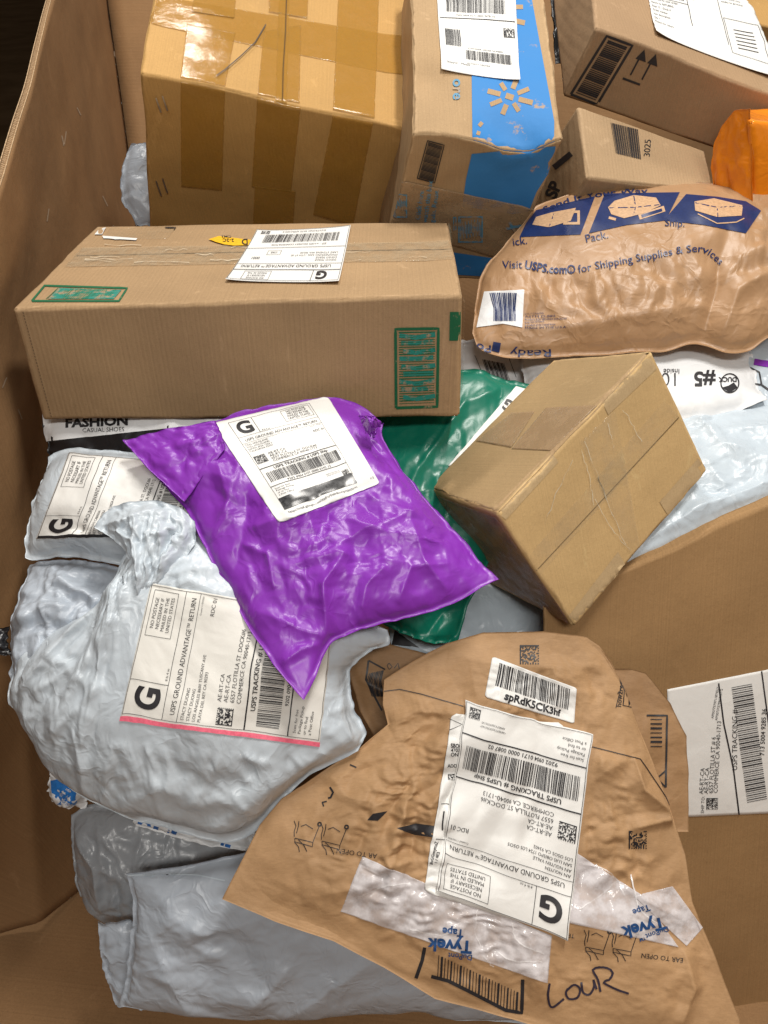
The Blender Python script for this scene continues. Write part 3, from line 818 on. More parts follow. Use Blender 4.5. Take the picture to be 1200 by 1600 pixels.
# ------------------------------------------------------------------ large amber carton, taped all over
def surf_grid_quad(s0, t0, s1, t1): return [(s0, t0), (s1, t0), (s1, t1), (s0, t1)]
A = thing('carton', 'large amber carton wrapped in strips of tape, standing at the top left', 'carton', W(430, 400, 1.6))
_, sA = box('board', [[[(220, 112, 1.22), (641, 203, 1.317)], [(263, -144, 1.419), (635, -53, 1.516)]],
                      [[(235, 372, 1.515), (590, 430, 1.612)], [(264, 126, 1.715), (574, 188, 1.811)]]], M_A, A, seed=3, wear=.003, wob=.003)
def strip(nm, s, quad, mt, par, off, seed=0, rag=.004, n=40, th=.00012):
    return patch(nm, s, quad, mt, par, off, th, n, n, ragged=rag, seed=seed)
# tape on the front (bottom-left, bottom-right, top-right, top-left)
f = sA['front']
for k, q in enumerate([[(283, 292), (347, 298), (352, 142), (282, 128)], [(393, 292), (455, 300), (470, 166), (402, 152)],
                       [(395, 352), (458, 352), (462, 298), (398, 290)], [(489, 335), (552, 352), (583, 192), (520, 180)],
                       [(236, 262), (612, 262), (618, 238), (236, 238)]]):
    if k == 4: continue
    strip('tape_strip', f, q, M_AMBER, A, .0009+.0003*k, k, .006)
f = sA['top']
for k, q in enumerate([[(232, 38), (640, 122), (640, 60), (238, -8)], [(282, 122), (352, 136), (368, 52), (292, 38)], [(402, 148), (468, 162), (470, 40), (412, 50)],
                       [(520, 172), (585, 186), (592, -4), (528, -4)], [(430, 160), (448, 163), (452, -6), (436, -6)], [(420, 20), (480, 30), (482, -20), (420, -20)], [(300, 20), (366, 30), (370, -20), (305, -20)]]):
    strip('tape_strip', f, q, M_AMBER, A, .0009+.0003*k, k+9, .006)
ik = Ink(px_map(sA['top'], .004), [plain('seam shadow', (.10, .055, .02), .9)], 12)
ik.line([(441, 158), (442, 110), (446, 50), (448, -30)], 1.5)
ik.build('flap_seam', A)
ik = Ink(px_map(sA['top'], .0045), [M_INK], 8); ik.line([(338, 122), (352, 112), (375, 92), (398, 70), (415, 42)], 1.6); ik.build('scratch', A)
for k, (x, y) in enumerate([(248, 160), (258, 157), (248, 290), (258, 286)]):
    ik = Ink(px_map(sA['front'], .003), [M_STEEL], 6); ik.line([(x-4, y-9), (x, y+3), (x+4, y+14)], 2.2); ik.build('staple', A)

# ------------------------------------------------------------------ blue printed carton
B = thing('carton', 'battered brown carton with a broad rubbed blue band and a white shipping label', 'carton', W(720, 440, 1.5))
up = W(700, 212, 1.17)-W(690, 432, 1.44); up /= np.linalg.norm(up)
tl = W(810, 225, 1.175)
_, sB = box('board', [[[(647, 212, 1.17), (880, 214, 1.178)], [(643, -75, 1.371), (840, -64, 1.379)]],
                      [[(589, 432, 1.438), (795, 440, 1.446)], [(602, 171, 1.639), (775, 179, 1.647)]]], M_B, B, seed=5, wear=.004, wob=.006, step=.01,
            dents=[(W(805, 213, 1.175), .05, -up*.022), (W(835, 225, 1.18), .022, -up*.012), (W(668, 130, 1.24), .03, -up*.010)])
iT = Ink(px_map(sB['top'], .0008), [M_BLUE, M_BLUE2, M_B], 9)
iT.poly([(738, 236), (737, 120), (738, 30), (742, -50), (822, -50), (842, 60), (866, 190), (866, 232), (800, 238)], 0)
iF = Ink(px_map(sB['front'], .0008), [M_BLUE, M_BLUE2, M_INK], 9)
iF.poly([(737, 240), (868, 228), (862, 262), (838, 300), (826, 331), (800, 334), (722, 322), (728, 280)], 0)
iT.build('blue_band', B); iF.build('blue_band', B)
iT = Ink(px_map(sB['top'], .0013), [M_B, M_BLUE2], 8)
for k, (r0, r1, w) in enumerate([(16, 36, 8), (14, 34, 7), (15, 38, 8), (14, 32, 7), (16, 36, 8), (14, 34, 7), (15, 36, 8), (14, 30, 7)]):
    t = math.radians(-72+45*k); iT.line([(796+r0*math.cos(t), 152+r0*.8*math.sin(t)), (796+r1*math.cos(t), 152+r1*.8*math.sin(t))], w, 0)
for a, b, w in [((806, 34), (820, 37), 8), ((804, 12), (817, 12), 7), ((748, 198), (753, 192), 6), ((746, 212), (748, 206), 6), ((790, 150), (802, 154), 9)]:
    iT.line([a, b], w, 0)
rtext(iT, 708, 124, 23, 'ore', 90, .02, 1)
iT.build('print', B)
iF = Ink(px_map(sB['front'], .0012), [M_INK, M_BLUE2], 8)
a, b, c, d = [np.array(q, float) for q in [(652, 278), (679, 285), (694, 226), (668, 219)]]
for q0 in np.linspace(0, .94, 30):
    q1 = q0+.014+.012*((q0*57) % 1); l0, l1 = a*(1-q0)+d*q0, a*(1-q1)+d*q1; r0, r1 = b*(1-q0)+c*q0, b*(1-q1)+c*q1
    iF.quad(l0+(2, 0), r0-(2, 0), r1-(2, 0), l1+(2, 0))
iF.line([a, b, c, d], 1.6, close=True)
iF.build('print', B)
LB = patch('shipping_label', sB['top'], [(690, 112), (812, 130), (803, -40), (680, -40)], M_PAPER, B, .0022, nx=60, ny=60, curl=.004)
ik = Ink(quad_map(sB['top'], [(690, 112), (812, 130), (803, -40), (680, -40)], 100, 150, .0030, .004), [M_INK], 3)
ik.bars(12, 92, 88, 112, 5, 70); ik.text(50, 115, 5, 'USPS TRACKING #', align='c', wid=.9); ik.text(50, 86, 4, '9202 0904 0171 0003 9478 10', align='c')
ik.text(50, 132, 4, 'N CA 90040-1713', align='l'); ik.text(48, 138, 4, '204')
ik.rect(2, 120, 98, 121); ik.rect(2, 82, 98, 83); ik.matrix(84, 60, 13, 14, 77); ik.bars(35, 22, 92, 36, 9, 46); ik.bars(8, 40, 30, 66, 19, 20); ik.text(38, 38, 3.4, 'CUSTOMER ORDER NUMBER'); ik.text(50, 15, 3.6, 'ACTIVITY CENTER', align='c'); ik.text(8, 12, 4.5, 'Shipped – Mobile')
ik.build('print', LB)
# torn strip of brown tape with blue print across its lower front
sq = [(609, 352), (790, 405), (838, 325), (622, 280)]
TB = patch('printed_tape', sB['front'], sq, M_BROWNTAPE, B, .0022, .0003, 50, 40, ragged=.012, seed=3)
ik = Ink(px_map(sB['front'], .0030), [M_BLUE2], 5)
for q, s in enumerate(('Click here', 'watch this box', 'again. Reuse.')): rtext(ik, 656+q*11, 342+q*4, 11, s, -82, .01)
ik.frame(617, 302, 636, 338, 2); 
for q in range(9): ik.rect(619+q*1.9, 305+(q*7) % 9, 620+q*1.9, 330-(q*5) % 11)
ik.frame(716, 336, 754, 377, 2)
for q in range(14): ik.rect(719+q*2.4, 340+(q*5) % 11, 720.2+q*2.4, 372-(q*7) % 13)
ik.frame(708, 337, 713, 358, 1.5); ik.line([(790, 356), (806, 352), (822, 350)], 4); ik.line([(796, 345), (806, 362)], 4)
ik.build('print', TB)
ik = Ink(px_map(sB['front'], .0008), [M_BLUE], 9); ik.poly([(702, 393), (785, 405), (770, 432), (700, 428)]); ik.build('blue_band', B)

# ------------------------------------------------------------------ carton at the top right, and what stands round it
E = thing('carton', 'brown carton with two black arrows and a framed barcode, highest at the top right', 'carton', W(1030, 200, 1.45))
_, sE = box('board', [[[(932, 43, 1.25), (1240, 160, 1.321)], [(915, -97, 1.451), (1175, 9, 1.522)]],
                      [[(880, 150, 1.336), (1171, 251, 1.407)], [(864, 1, 1.537), (1120, 97, 1.608)]]], M_E, E, seed=8, wear=.002)
ik = Ink(px_map(sE['front'], .0008), [M_INK], 8)
a, b, c, d = [np.array(q, float) for q in [(892, 147), (933, 163), (988, 71), (948, 56)]]
ik.line([a, b, c, d], 4, close=True)
for q0 in np.linspace(.05, .93, 30):
    q1 = q0+.012+.016*((q0*61) % 1); ik.quad(a*(1-q0)+d*q0+(5, 2), b*(1-q0)+c*q0-(5, 2), b*(1-q1)+c*q1-(5, 2), a*(1-q1)+d*q1+(5, 2))
ik.line([(973, 122), (1000, 132)], 3.5)
for x, y in ((985, 117), (1003, 124)): ik.line([(x, y), (x+18, y-34)], 2.6); ik.poly([(x+22, y-40), (x+8, y-26), (x+24, y-20)])
ik.build('print', E)
lq = [(1022, 55), (1215, 128), (1170, -25), (1005, -45)]
LE = patch('shipping_label', sE['top'], lq, M_PAPER, E, .0018, nx=60, ny=50, ragged=.006, curl=.006)
ik = Ink(quad_map(sE['top'], lq, 150, 100, .0026, .006), [M_INK], 3)
ik.bars(40, 62, 62, 96, 4, 24, vertical=True); ik.rect(66, 30, 66.8, 98); ik.rect(108, 20, 108.5, 90)
for q in range(5): ik.text(70, 84-q*4.5, 3, ['From us on', 'shipping and', 'handling all', 'items in this', 'parcel'][q])
for q in range(6): ik.line([(118, 20+q*4), (138, 22+q*4)], .7)
ik.matrix(14, 62, 14, 14, 5); ik.frame(110, 12, 146, 52, .4)
for q in range(7): ik.text(4, 54-q*6, 4.4, ['Thank you for your order', 'Return to: RETURNS', 'Dept 12 – Dock 4', 'Order number', 'Item description', 'Qty 1', 'Reason for return'][q])
ik.rect(2, 58, 66, 58.6); ik.text(112, 84, 4, 'Exchange', mi=0); ik.text(112, 76, 3.4, 'Please allow two'); ik.text(112, 71, 3.4, 'weeks to process')
ik.build('print', LE)

F_ = thing('carton', 'pale brown carton printed 3025, wedged below the carton with arrows', 'carton', W(980, 320, 1.4))
_, sF = box('board', [[[(918, 278, 1.25), (1115, 300, 1.321)], [(901, 164, 1.30), (1102, 236, 1.365)]],
                      [[(850, 390, 1.408), (1030, 407, 1.479)], [(823, 285, 1.446), (999, 321, 1.517)]]], M_F, F_, seed=11, wear=.002)
ik = Ink(px_map(sF['top'], .0008), [M_INK], 8)
a, b, c, d = [np.array(q, float) for q in [(962, 240), (1003, 250), (998, 203), (954, 192)]]
for q0 in np.linspace(.0, .93, 24):
    q1 = q0+.014+.02*((q0*61) % 1); ik.quad(a*(1-q0)+b*q0, a*(1-q1)+b*q1, d*(1-q1)+c*q1, d*(1-q0)+c*q0)
rtext(ik, 1015, 246, 14, '3025', -86, .0)
ik.build('print', F_)
ik = Ink(px_map(sF['left'], .0008), [M_INK], 6); rtext(ik, 868, 312, 26, 'SP', -66, .04); ik.line([(866, 262), (893, 240)], 9); ik.build('print', F_)

Y = thing('carton', 'corner of a brown carton behind the white label at the far top right', 'carton', W(1210, 30, 1.75))
_, sY = box('board', [[[(1155, 30, 1.62), (1320, 70, 1.65)], [(1120, -40, 1.75), (1290, -10, 1.8)]],
                      [[(1150, 110, 1.72), (1300, 150, 1.75)], [(1120, 50, 1.88), (1290, 90, 1.92)]]], M_A, Y, seed=12)

O = thing('parcel', 'bright orange glossy parcel at the right edge above the tan mailer', 'parcel', W(1180, 320, 1.35))
_, sO = box('wrap', [[[(1171, 188, 1.20), (1290, 196, 1.24)], [(1150, 168, 1.30), (1260, 166, 1.36)]],
                     [[(1173, 345, 1.30), (1285, 350, 1.34)], [(1120, 330, 1.42), (1250, 330, 1.5)]]], M_ORANGE, O, seed=14, wear=.004, wob=.006, edge=.006,
            dents=[])
# its rounded shoulder: a padded side
bag('padded_side', ([(1116, 222), (1128, 196), (1148, 172), (1172, 170)], [(1172, 170), (1175, 240), (1176, 340)], [(1118, 330), (1176, 340)], [(1116, 222), (1111, 260), (1118, 330)]),
    [(1120, 230, 1.27), (1172, 190, 1.21), (1172, 320, 1.27)], .004, M_ORANGE, O, cell=.004, seed=61, sim=False, jag=.2, straight=True, rimamp=.001, power=.8, crease=(6, .001, .01), ridge=())

X_ = thing('black_bag', 'black plastic bag squeezed between the blue and the arrow carton', 'bag', W(900, 40, 1.62))
_, sX = bag('pouch', ([(858, -60), (960, -60)], [(960, -60), (945, 60), (915, 110)], [(868, 100), (915, 110)], [(858, -60), (862, 20), (868, 100)]),
            [(870, 0, 1.56), (940, 0, 1.56), (900, 90, 1.54)], .02, M_BLACKF, X_, cell=.005, seed=62, iters=60)
ik = Ink(px_map(sX, .001), [plain('pale ring', (.35, .35, .36), .5)], 5); ik.line([(884+14*math.cos(t), 28+20*math.sin(t)) for t in np.linspace(-1.2, 1.6, 14)], 4); ik.build('print', X_)

V_ = thing('mailer', 'crumpled clear white bag end behind the amber carton at its left', 'mailer', W(205, 300, 1.62))
bag('pouch', ([(205, 225), (300, 215)], [(300, 215), (310, 360)], [(212, 352), (310, 360)], [(205, 225), (192, 262), (190, 310), (212, 352)]),
    [(200, 240, 1.50), (300, 240, 1.56), (210, 340, 1.5)], .03, M_GREY2, V_, cell=.004, seed=63, iters=80)

# ------------------------------------------------------------------ the long carton
Cx = thing('carton', 'long plain brown carton lying level with a green barcode on its front', 'carton', W(400, 580, 1.25))
_, sC = box('board', [[[(18, 482, 1.0), (722, 460, .986)], [(150, 353, 1.287), (700, 347, 1.274)]],
                      [[(68, 657, 1.093), (718, 651, 1.079)], [(184, 507, 1.38), (696, 497, 1.366)]]], M_C, Cx, seed=21, wear=.0022, wob=.0018)
M_CT = tape('wrinkled clear tape', (.60, .47, .31), .22, .12, .10, .0022)
strip('tape_strip', sC['top'], [(100, 418), (712, 408), (707, 378), (128, 388)], M_CT, Cx, .0012, 4, .003, 80)
M_CTC = tape('wrinkle sheen', (.74, .62, .45), .5, .2, .3); rj = random.Random(9)  # sheen along the tape's wrinkles, painted as pale strokes
for q in range(16):
    x = rj.uniform(120, 640); L_ = rj.uniform(20, 90); y = rj.uniform(384, 412); D_ = [(x+L_*t/5, y+rj.uniform(-1.6, 1.6)) for t in range(6)]
    ik = Ink(px_map(sC['top'], .0018), [M_CTC], 8); ik.line(D_, rj.uniform(.8, 1.8)); ik.build('crease_glint', Cx)
ik = Ink(px_map(sC['top'], .0008), [plain('seam shadow brown', (.12, .07, .035), .9)], 12); ik.line([(120, 400), (400, 394), (705, 390)], 1.1); ik.build('flap_seam', Cx)
M_MX = M_GREENPEN
ik = Ink(px_map(sC['top'], .0009), [M_GREENINK, M_GREENPEN], 7)
a, b, c, d = [np.array(q, float) for q in [(50, 471), (186, 471), (199, 451), (70, 447)]]
ik.line([a, b, c, d], 3, close=True)
ik.quad((75, 468), (178, 468), (190, 454), (92, 451), 1)
for q0 in np.linspace(.16, .86, 34):
    q1 = q0+.007+.006*((q0*71) % 1); ik.quad(a*(1-q0)+b*q0-(0, 3), a*(1-q1)+b*q1-(0, 3), d*(1-q1)+c*q1+(0, 3), d*(1-q0)+c*q0+(0, 3))
ik.build('print', Cx)
ik = Ink(px_map(sC['front'], .0009), [M_GREENINK, M_GREENPEN], 7)
a, b, c, d = [np.array(q, float) for q in [(619, 637), (683, 635), (685, 513), (618, 514)]]
ik.line([a, b, c, d], 4.5, close=True)
for k in range(9): ik.line([(624+3*(k % 3), 524+k*12), (650, 527+k*12-3*(k % 2)), (680-3*(k % 2), 522+k*12)], 7, 1)
for q0 in np.linspace(.05, .95, 30):
    q1 = q0+.006+.009*((q0*61) % 1); ik.quad(a*(1-q0)+d*q0+(5, 0), b*(1-q0)+c*q0-(5, 0), b*(1-q1)+c*q1-(5, 0), a*(1-q1)+d*q1+(5, 0))
ik.quad((702, 532), (720, 532), (721, 487), (703, 487), 0)
ik.build('print', Cx)
ik = Ink(px_map(sC['top'], .0022), [M_YELLOW, M_INK], 6); ik.poly([(326, 376), (342, 371), (393, 377), (392, 385), (366, 386), (350, 384)]); ys = ik.build('yellow_sticker', Cx)
ik = Ink(px_map(sC['top'], .0028), [M_INK], 6)
ik.text(388, 376, 14, 'D', (-1, 0.05), (.05, .9), .02); ik.text(366, 376, 9, '2-2C', (-1, -.03), (.05, .75), .01); ik.text(362, 371, 8, 'CM3', (-1, -.03), (.05, .6), .01); ik.build('print', ys)
lq = [(536, 357), (398, 364), (352, 441), (526, 444)]          # reads upside down
lq = [(548, 357), (402, 364), (353, 442), (530, 445)]
LC = patch('shipping_label', sC['top'], lq, M_PAPER, Cx, .0026, nx=60, ny=60, curl=.003)
ik = Ink(quad_map(sC['top'], lq, 130, 100, .0035, .003), [M_INK], 3)
# wide label, reading upside down: G at the photo's lower right
ik.frame(1, 1, 129, 99, .5); ik.text(14, 84, 17, 'G', bold=.035); ik.rect(30, 82, 30.6, 99); ik.rect(1, 81, 129, 81.8)
ik.frame(78, 84, 112, 98, .4)
for q, s in enumerate(('NO POSTAGE', 'NECESSARY IF', 'MAILED IN THE')): ik.text(95, 94-q*4, 3.6, s, align='c')
ik.text(12, 73, 6.2, 'USPS GROUND ADVANTAGE™ RETURNS', wid=.95); ik.rect(1, 70.5, 129, 71)
for q, s in enumerate(('DIEGO PEREZ', 'DIEGO PEREZ', 'ENGINEERING 5202 13TH ST SE', 'LAKE STEVENS WA 98258')): ik.text(8, 64-q*4.6, 4, s)
ik.text(108, 58, 6, '0001', align='c'); ik.frame(78, 46, 96, 54, .4); ik.text(87, 48.5, 4, 'C068', align='c'); ik.rect(1, 40, 129, 40.6)
ik.bars(12, 12, 112, 29, 8, 70); ik.text(60, 33, 4, 'ZIP – e-USPS DELIVERY CONFIRMATION', align='c'); ik.text(60, 5, 4, 'ELECTRONIC RATE APPROVED #', align='c')
ik.matrix(108, 4, 6, 10, 4); ik.matrix(115, 4, 6, 10, 5)
ik.build('print', LC)
# torn window patch at the back left of the top
patch('tape_patch', sC['top'], [(160, 375), (262, 374), (275, 357), (172, 357)], M_CLEAR, Cx, .0012, .0002, 20, 10, ragged=.01)
ik = Ink(px_map(sC['top'], .0018), [M_PAPER, M_INK], 6); ik.poly([(148, 368), (158, 356), (166, 357), (160, 368)]); ik.poly([(160, 370), (215, 374), (213, 377), (162, 374)]); ik.line([(258, 357), (275, 357), (272, 360)], 1.8, 1); ik.build('torn_scrap', Cx)
ik = Ink(px_map(sC['front'], .0006), [plain('pressed fold', (.17, .11, .06), .9)], 6)
for q in range(34): ik.line([(36+1.32*q, 487+4.9*q), (36.8+1.32*q, 490+4.9*q)], 1.3)
ik.build('pressed_fold', Cx)
patch('loose_tape_end', sC['right'], [(722, 520), (722, 470), (704, 400), (702, 378)], M_CLEAR, Cx, .004, .0002, 10, 10)

# ------------------------------------------------------------------ shoe bag under the long carton
S_ = thing('shoe_bag', 'black and white bag reading FASHION CASUAL SHOES, beneath the long carton', 'bag', W(210, 700, 1.2))
_, sS = bag('pouch', ([(64, 630), (200, 628), (480, 630)], [(480, 630), (470, 720), (440, 790)], [(90, 760), (250, 770), (440, 790)], [(64, 630), (72, 690), (90, 760)]),
            [(70, 650, 1.12), (480, 640, 1.10), (90, 740, 1.12)], .012, M_BLACKF, S_, cell=.004, ex=(.015, .015), seed=64, iters=80)
ik = Ink(px_map(sS, .0008), [M_WHITE, M_INK], 7); ik.poly([(66, 638), (470, 630), (470, 655), (330, 662), (200, 676), (70, 690)]); pn = ik.build('white_panel', S_)
ik = Ink(px_map(sS, .0014), [M_INK], 6); ik.text(102, 668, 19, 'FASHION', (1, -.04), (0, -1), .045, wid=1.25); ik.text(129, 676, 9.5, 'CASUAL SHOES', (1, -.03), (0, -1), .0); ik.build('print', pn)

# ------------------------------------------------------------------ big tan mailer at the right
G_ = thing('mailer', 'stuffed tan plastic mailer with navy Pick Pack Ship pictures', 'mailer', W(970, 470, 1.45))
_, sG = bag('pouch', ([(838, 322), (900, 300), (1010, 288), (1100, 286), (1190, 291), (1270, 300)], [(1270, 300), (1290, 400), (1280, 480)],
                      [(738, 520), (752, 546), (800, 558), (900, 556), (1030, 549), (1085, 537), (1135, 551), (1170, 548), (1200, 528), (1280, 480)],
                      [(838, 322), (795, 375), (752, 430), (738, 520)]),
            [(850, 330, 1.30), (1200, 300, 1.31), (900, 560, 1.20)], .058, M_TAN, G_, cell=.003, ex=(.025, .015), exn=7, seed=71, crease=(60, .0018, .012, 1.4), ridge=((.0050, .020, 4., 5, 3), (.0015, .010, 4., 12, 5), (.008, .05, 1., 80, 109)), power=.6, rimamp=.003, jag=.8, wob=.006, edgeex=.05,
            folds=[([(1108, 500), (1105, 440), (1120, 390)], 12, -.012), ([(1120, 540), (1135, 480), (1190, 450)], 8, .010), ([(760, 470), (840, 480), (900, 540)], 8, .006), ([(800, 524), (900, 526), (1000, 512), (1110, 496)], 7, .009), ([(1095, 535), (1100, 500), (1112, 460)], 8, -.010), ([(1130, 440), (1170, 420), (1230, 430)], 9, .010)],
            calm=[([(800, 320), (1160, 300), (1150, 430), (770, 440)], .55)])
ik = Ink(px_map(sG, .0009), [M_NAVY, M_TANINK], 6)
ik.poly([(838, 329), (930, 307), (907, 367), (812, 371), (822, 350)]); ik.poly([(945, 303), (1062, 301), (1040, 345), (980, 352), (920, 365)])
ik.poly([(1072, 304), (1120, 308), (1165, 315), (1189, 330), (1165, 365), (1100, 352), (1037, 345)])
ik.build('navy_panel', G_)
ik = Ink(px_map(sG, .0014), [M_TANINK, M_NAVY], 5)
ik.poly([(838, 340), (862, 333), (900, 326), (892, 346), (858, 356), (832, 352)]); ik.line([(858, 356), (866, 334)], 1.5, 1); ik.frame(880, 330, 906, 352, 4, 0)
ik.poly([(950, 325), (960, 315), (990, 306), (1025, 310), (1032, 322), (1006, 334), (975, 342), (955, 336)]); ik.line([(990, 307), (993, 325), (1030, 321)], 1.6, 1); ik.line([(993, 325), (952, 326)], 1.6, 1); ik.line([(993, 325), (988, 340)], 1.6, 1)
ik.line([(998, 340), (1038, 327)], 9, 0); ik.line([(1002, 339), (1034, 329)], 5, 1)
ik.line([(951, 341), (962, 344)], 4, 0)
ik.poly([(1085, 316), (1115, 311), (1160, 322), (1158, 338), (1120, 340), (1086, 330)]); ik.line([(1086, 318), (1120, 325), (1160, 323)], 1.5, 1); ik.line([(1120, 325), (1121, 340)], 1.5, 1)
ik.line([(1090, 335), (1120, 350), (1150, 348), (1162, 342)], 1.6, 0)
ik.build('print', G_)
ik = Ink(px_map(sG, .0014), [M_NAVY], 5)
rtext(ik, 802, 385, 17, 'ick.', -8); rtext(ik, 915, 380, 18, 'Pack.', -12); rtext(ik, 1038, 354, 17, 'Ship.', 2)
text_path(ik, [(850, 333), (880, 321), (920, 311), (965, 305), (1012, 303)], 12, 'Send It Your Way', .01)
text_path(ik, [(785, 420), (816, 420)], 17, 'Visit'); text_path(ik, [(819, 420), (860, 427), (899, 428)], 18, 'USPS.com®', .03)
text_path(ik, [(904, 427), (960, 416), (1020, 405), (1070, 396), (1100, 396), (1124, 415)], 17, 'for Shipping Supplies & Services', .006)
for q, s in enumerate(('14 1/4 x 19 1/2 Padded Mailer', 'ASTM D-882', 'Product Info 4010022 and RDW', 'Keep Out Of Reach', 'A product of the United States', 'MADE IN THE U.S.A.')): text_path(ik, [(820, 493+q*4.3), (850+(q % 3)*18, 491+q*4.3)], 4.6, s)
text_path(ik, [(862, 545), (830, 547), (797, 545)], 17, 'Ready', .01); text_path(ik, [(768, 540), (757, 540), (747, 536)], 16, 'Po', .02)
ik.poly([(771, 534), (783, 536), (780, 552), (768, 549)]); ik.build('print', G_)
ik = Ink(px_map(sG, .0012), [M_WHITE], 6); ik.poly([(757, 456), (819, 453), (816, 512), (786, 506), (745, 512)]); wp = ik.build('white_panel', G_)
ik = Ink(px_map(sG, .0017), [M_NAVY], 6)
for q in range(15): ik.line([(766+q*2.9, 458), (772+q*2.3, 482), (772+q*2.4, 502)], 1.3+(q*7 % 3)*.5)
ik.build('print', wp)

# ------------------------------------------------------------------ things packed in behind and under the tan box
T_ = thing('mailer', 'blue grey mailer with black outline print, far right below the tan mailer', 'mailer', W(1170, 600, 1.35))
_, sT = bag('pouch', ([(1080, 520), (1300, 515)], [(1300, 515), (1310, 690)], [(1090, 670), (1310, 690)], [(1080, 520), (1090, 670)]),
            [(1100, 560, 1.29), (1250, 560, 1.28), (1150, 650, 1.22)], .02, M_PALE, T_, cell=.004, seed=72, iters=90)
ik = Ink(px_map(sT, .001), [M_INK, M_PURPLE], 6); ik.line([(1165, 598), (1190, 602), (1204, 612)], 3); ik.line([(1172, 575), (1186, 582), (1190, 602)], 2.5); ik.line([(1178, 566), (1205, 570)], 10, 1); ik.build('print', T_)
R_ = thing('mailer', 'white padded mailer reading #5 upside down, below the tan mailer', 'mailer', W(1000, 600, 1.35))
_, sR = bag('pouch', ([(812, 535), (1000, 535), (1172, 530)], [(1172, 530), (1180, 590), (1197, 628)], [(835, 640), (960, 660), (1080, 660), (1160, 642), (1197, 628)], [(812, 535), (818, 590), (835, 640)]),
            [(820, 560, 1.27), (1170, 560, 1.26), (1000, 650, 1.19)], .028, M_WHITE, R_, cell=.0035, seed=73, ex=(.03, .03), iters=110, calm=[([(1030, 570), (1170, 570), (1170, 620), (1030, 620)], .3)])
ik = Ink(px_map(sR, .001), [M_INK, M_WHITE], 5)
rtext(ik, 1117, 582, 31, '#5', 180, .03); rtext(ik, 1062, 583, 30, '10', 180, -.01); rtext(ik, 1062, 577, 11, 'Inside', 180)
ik.line([(1140+14*math.cos(t), 599+14.5*math.sin(t)) for t in np.linspace(0, 2*math.pi, 28)], 1.8); ik.poly([(1128, 606), (1140, 614), (1152, 606), (1146, 598), (1138, 603)])
rtext(ik, 1151, 590, 10, 'DUCK', 180, .03); ik.build('print', R_)
Z_ = thing('mailer', 'white labelled mailer corner with a barcode, just right of the long carton', 'mailer', W(770, 590, 1.4))
_, sZ = bag('pouch', ([(690, 530), (830, 530)], [(830, 530), (830, 640)], [(690, 650), (830, 640)], [(690, 530), (690, 650)]), [(720, 550, 1.31), (830, 550, 1.31), (760, 620, 1.28)], .012, M_WHITE, Z_, cell=.004, seed=74, iters=60)
ik = Ink(px_map(sZ, .001), [M_INK], 6)
for q in range(16): ik.line([(754+q*2.2, 562+q*.4), (764+q*2.2, 592+q*.3)], .7+(q*5 % 3)*.45)
ik.line([(742, 556), (758, 594)], .8); ik.line([(795, 560), (806, 590)], .8); ik.build('print', Z_)

P_ = thing('mailer', 'wide pale blue glossy mailer with a folded rim behind the tan box at right', 'mailer', W(1130, 760, 1.25))
_, sP = bag('pouch', ([(900, 640), (1080, 650), (1200, 632), (1300, 620)], [(1300, 620), (1330, 700), (1310, 760)], [(880, 935), (985, 888), (1060, 850), (1130, 822), (1210, 792), (1310, 760)], [(900, 640), (880, 800), (880, 935)]),
            [(1000, 680, 1.20), (1250, 640, 1.20), (1050, 855, 1.08)], .035, M_PALE, P_, cell=.003, seed=75, ex=(.02, .02), crease=(50, .0022, .015), ridge=((.006, .03, 4., 70, 3), (.006, .06, 1., 60, 105)), rimamp=.002,
            folds=[([(1000, 860), (1080, 815), (1200, 770), (1290, 740)], 7, .008), ([(1075, 660), (1120, 720), (1200, 740)], 9, .010), ([(1090, 690), (1180, 690), (1260, 670)], 8, .008)])
U_ = thing('mailer', 'pale grey flat mailer peeking out under the green mailer and tan box', 'mailer', W(760, 970, 1.25))
_, sU = bag('pouch', ([(600, 860), (860, 860)], [(860, 860), (875, 990)], [(612, 1012), (740, 1030), (875, 990)], [(600, 860), (605, 950), (612, 1012)]),
            [(620, 880, 1.20), (860, 880, 1.21), (740, 1010, 1.13)], .012, M_PALE, U_, cell=.004, seed=76, iters=80)
ik = Ink(px_map(sU, .001), [M_INK], 6); ik.poly([(617, 985), (655, 1012), (612, 1008)]); ik.build('print', U_)

Qx = thing('carton', 'big plain brown carton filling the lower right with a white label', 'carton', W(1120, 1200, 1.5))
_, sQ = box('board', [[[(850, 948, 1.04), (1420, 690, 1.10)], [(850, 700, 1.42), (1400, 480, 1.48)]],
                      [[(860, 1750, 1.22), (1500, 1720, 1.26)], [(860, 1500, 1.62), (1480, 1480, 1.68)]]], M_Q, Qx, seed=31, wear=.002, wob=.004, step=.02)
LQ = patch('shipping_label', sQ['front'], [(1048, 1277), (1042, 1077), (1300, 1026), (1300, 1266)], M_PAPER, Qx, .001, nx=50, ny=50)
ik = Ink(px_map(sQ['front'], .0017), [M_INK], 8)
def up_text(x, y, size, s, ang=-87, **q): rtext(ik, x, y, size, s, ang, **q)
ik.line([(1122, 1067), (1130, 1130), (1145, 1200), (1154, 1272)], 2.2); ik.line([(1189, 1048), (1200, 1130), (1210, 1262)], 2.)
for q, s in enumerate(('AE-RT-CA', 'AE-RT-CA', '6557 FLOTILLA ST # 6', 'COMMERCE CA 90040-1713')): up_text(1098+q*7.4, 1240-q*.5, 9.3, s)
up_text(1099, 1270, 7, 'SHIP TO:'); up_text(1151, 1203, 11.5, 'USPS TRACKING #', -90)
up_text(1114, 1122, 5.5, 'AP007737971187451*', -80); up_text(1120, 1125, 5.5, 'AP00737379967451*2', -80)
ik.text(1193, 1180, 10, '713 5004 9285 36', (.05, -1), (-1, -.05), .01)
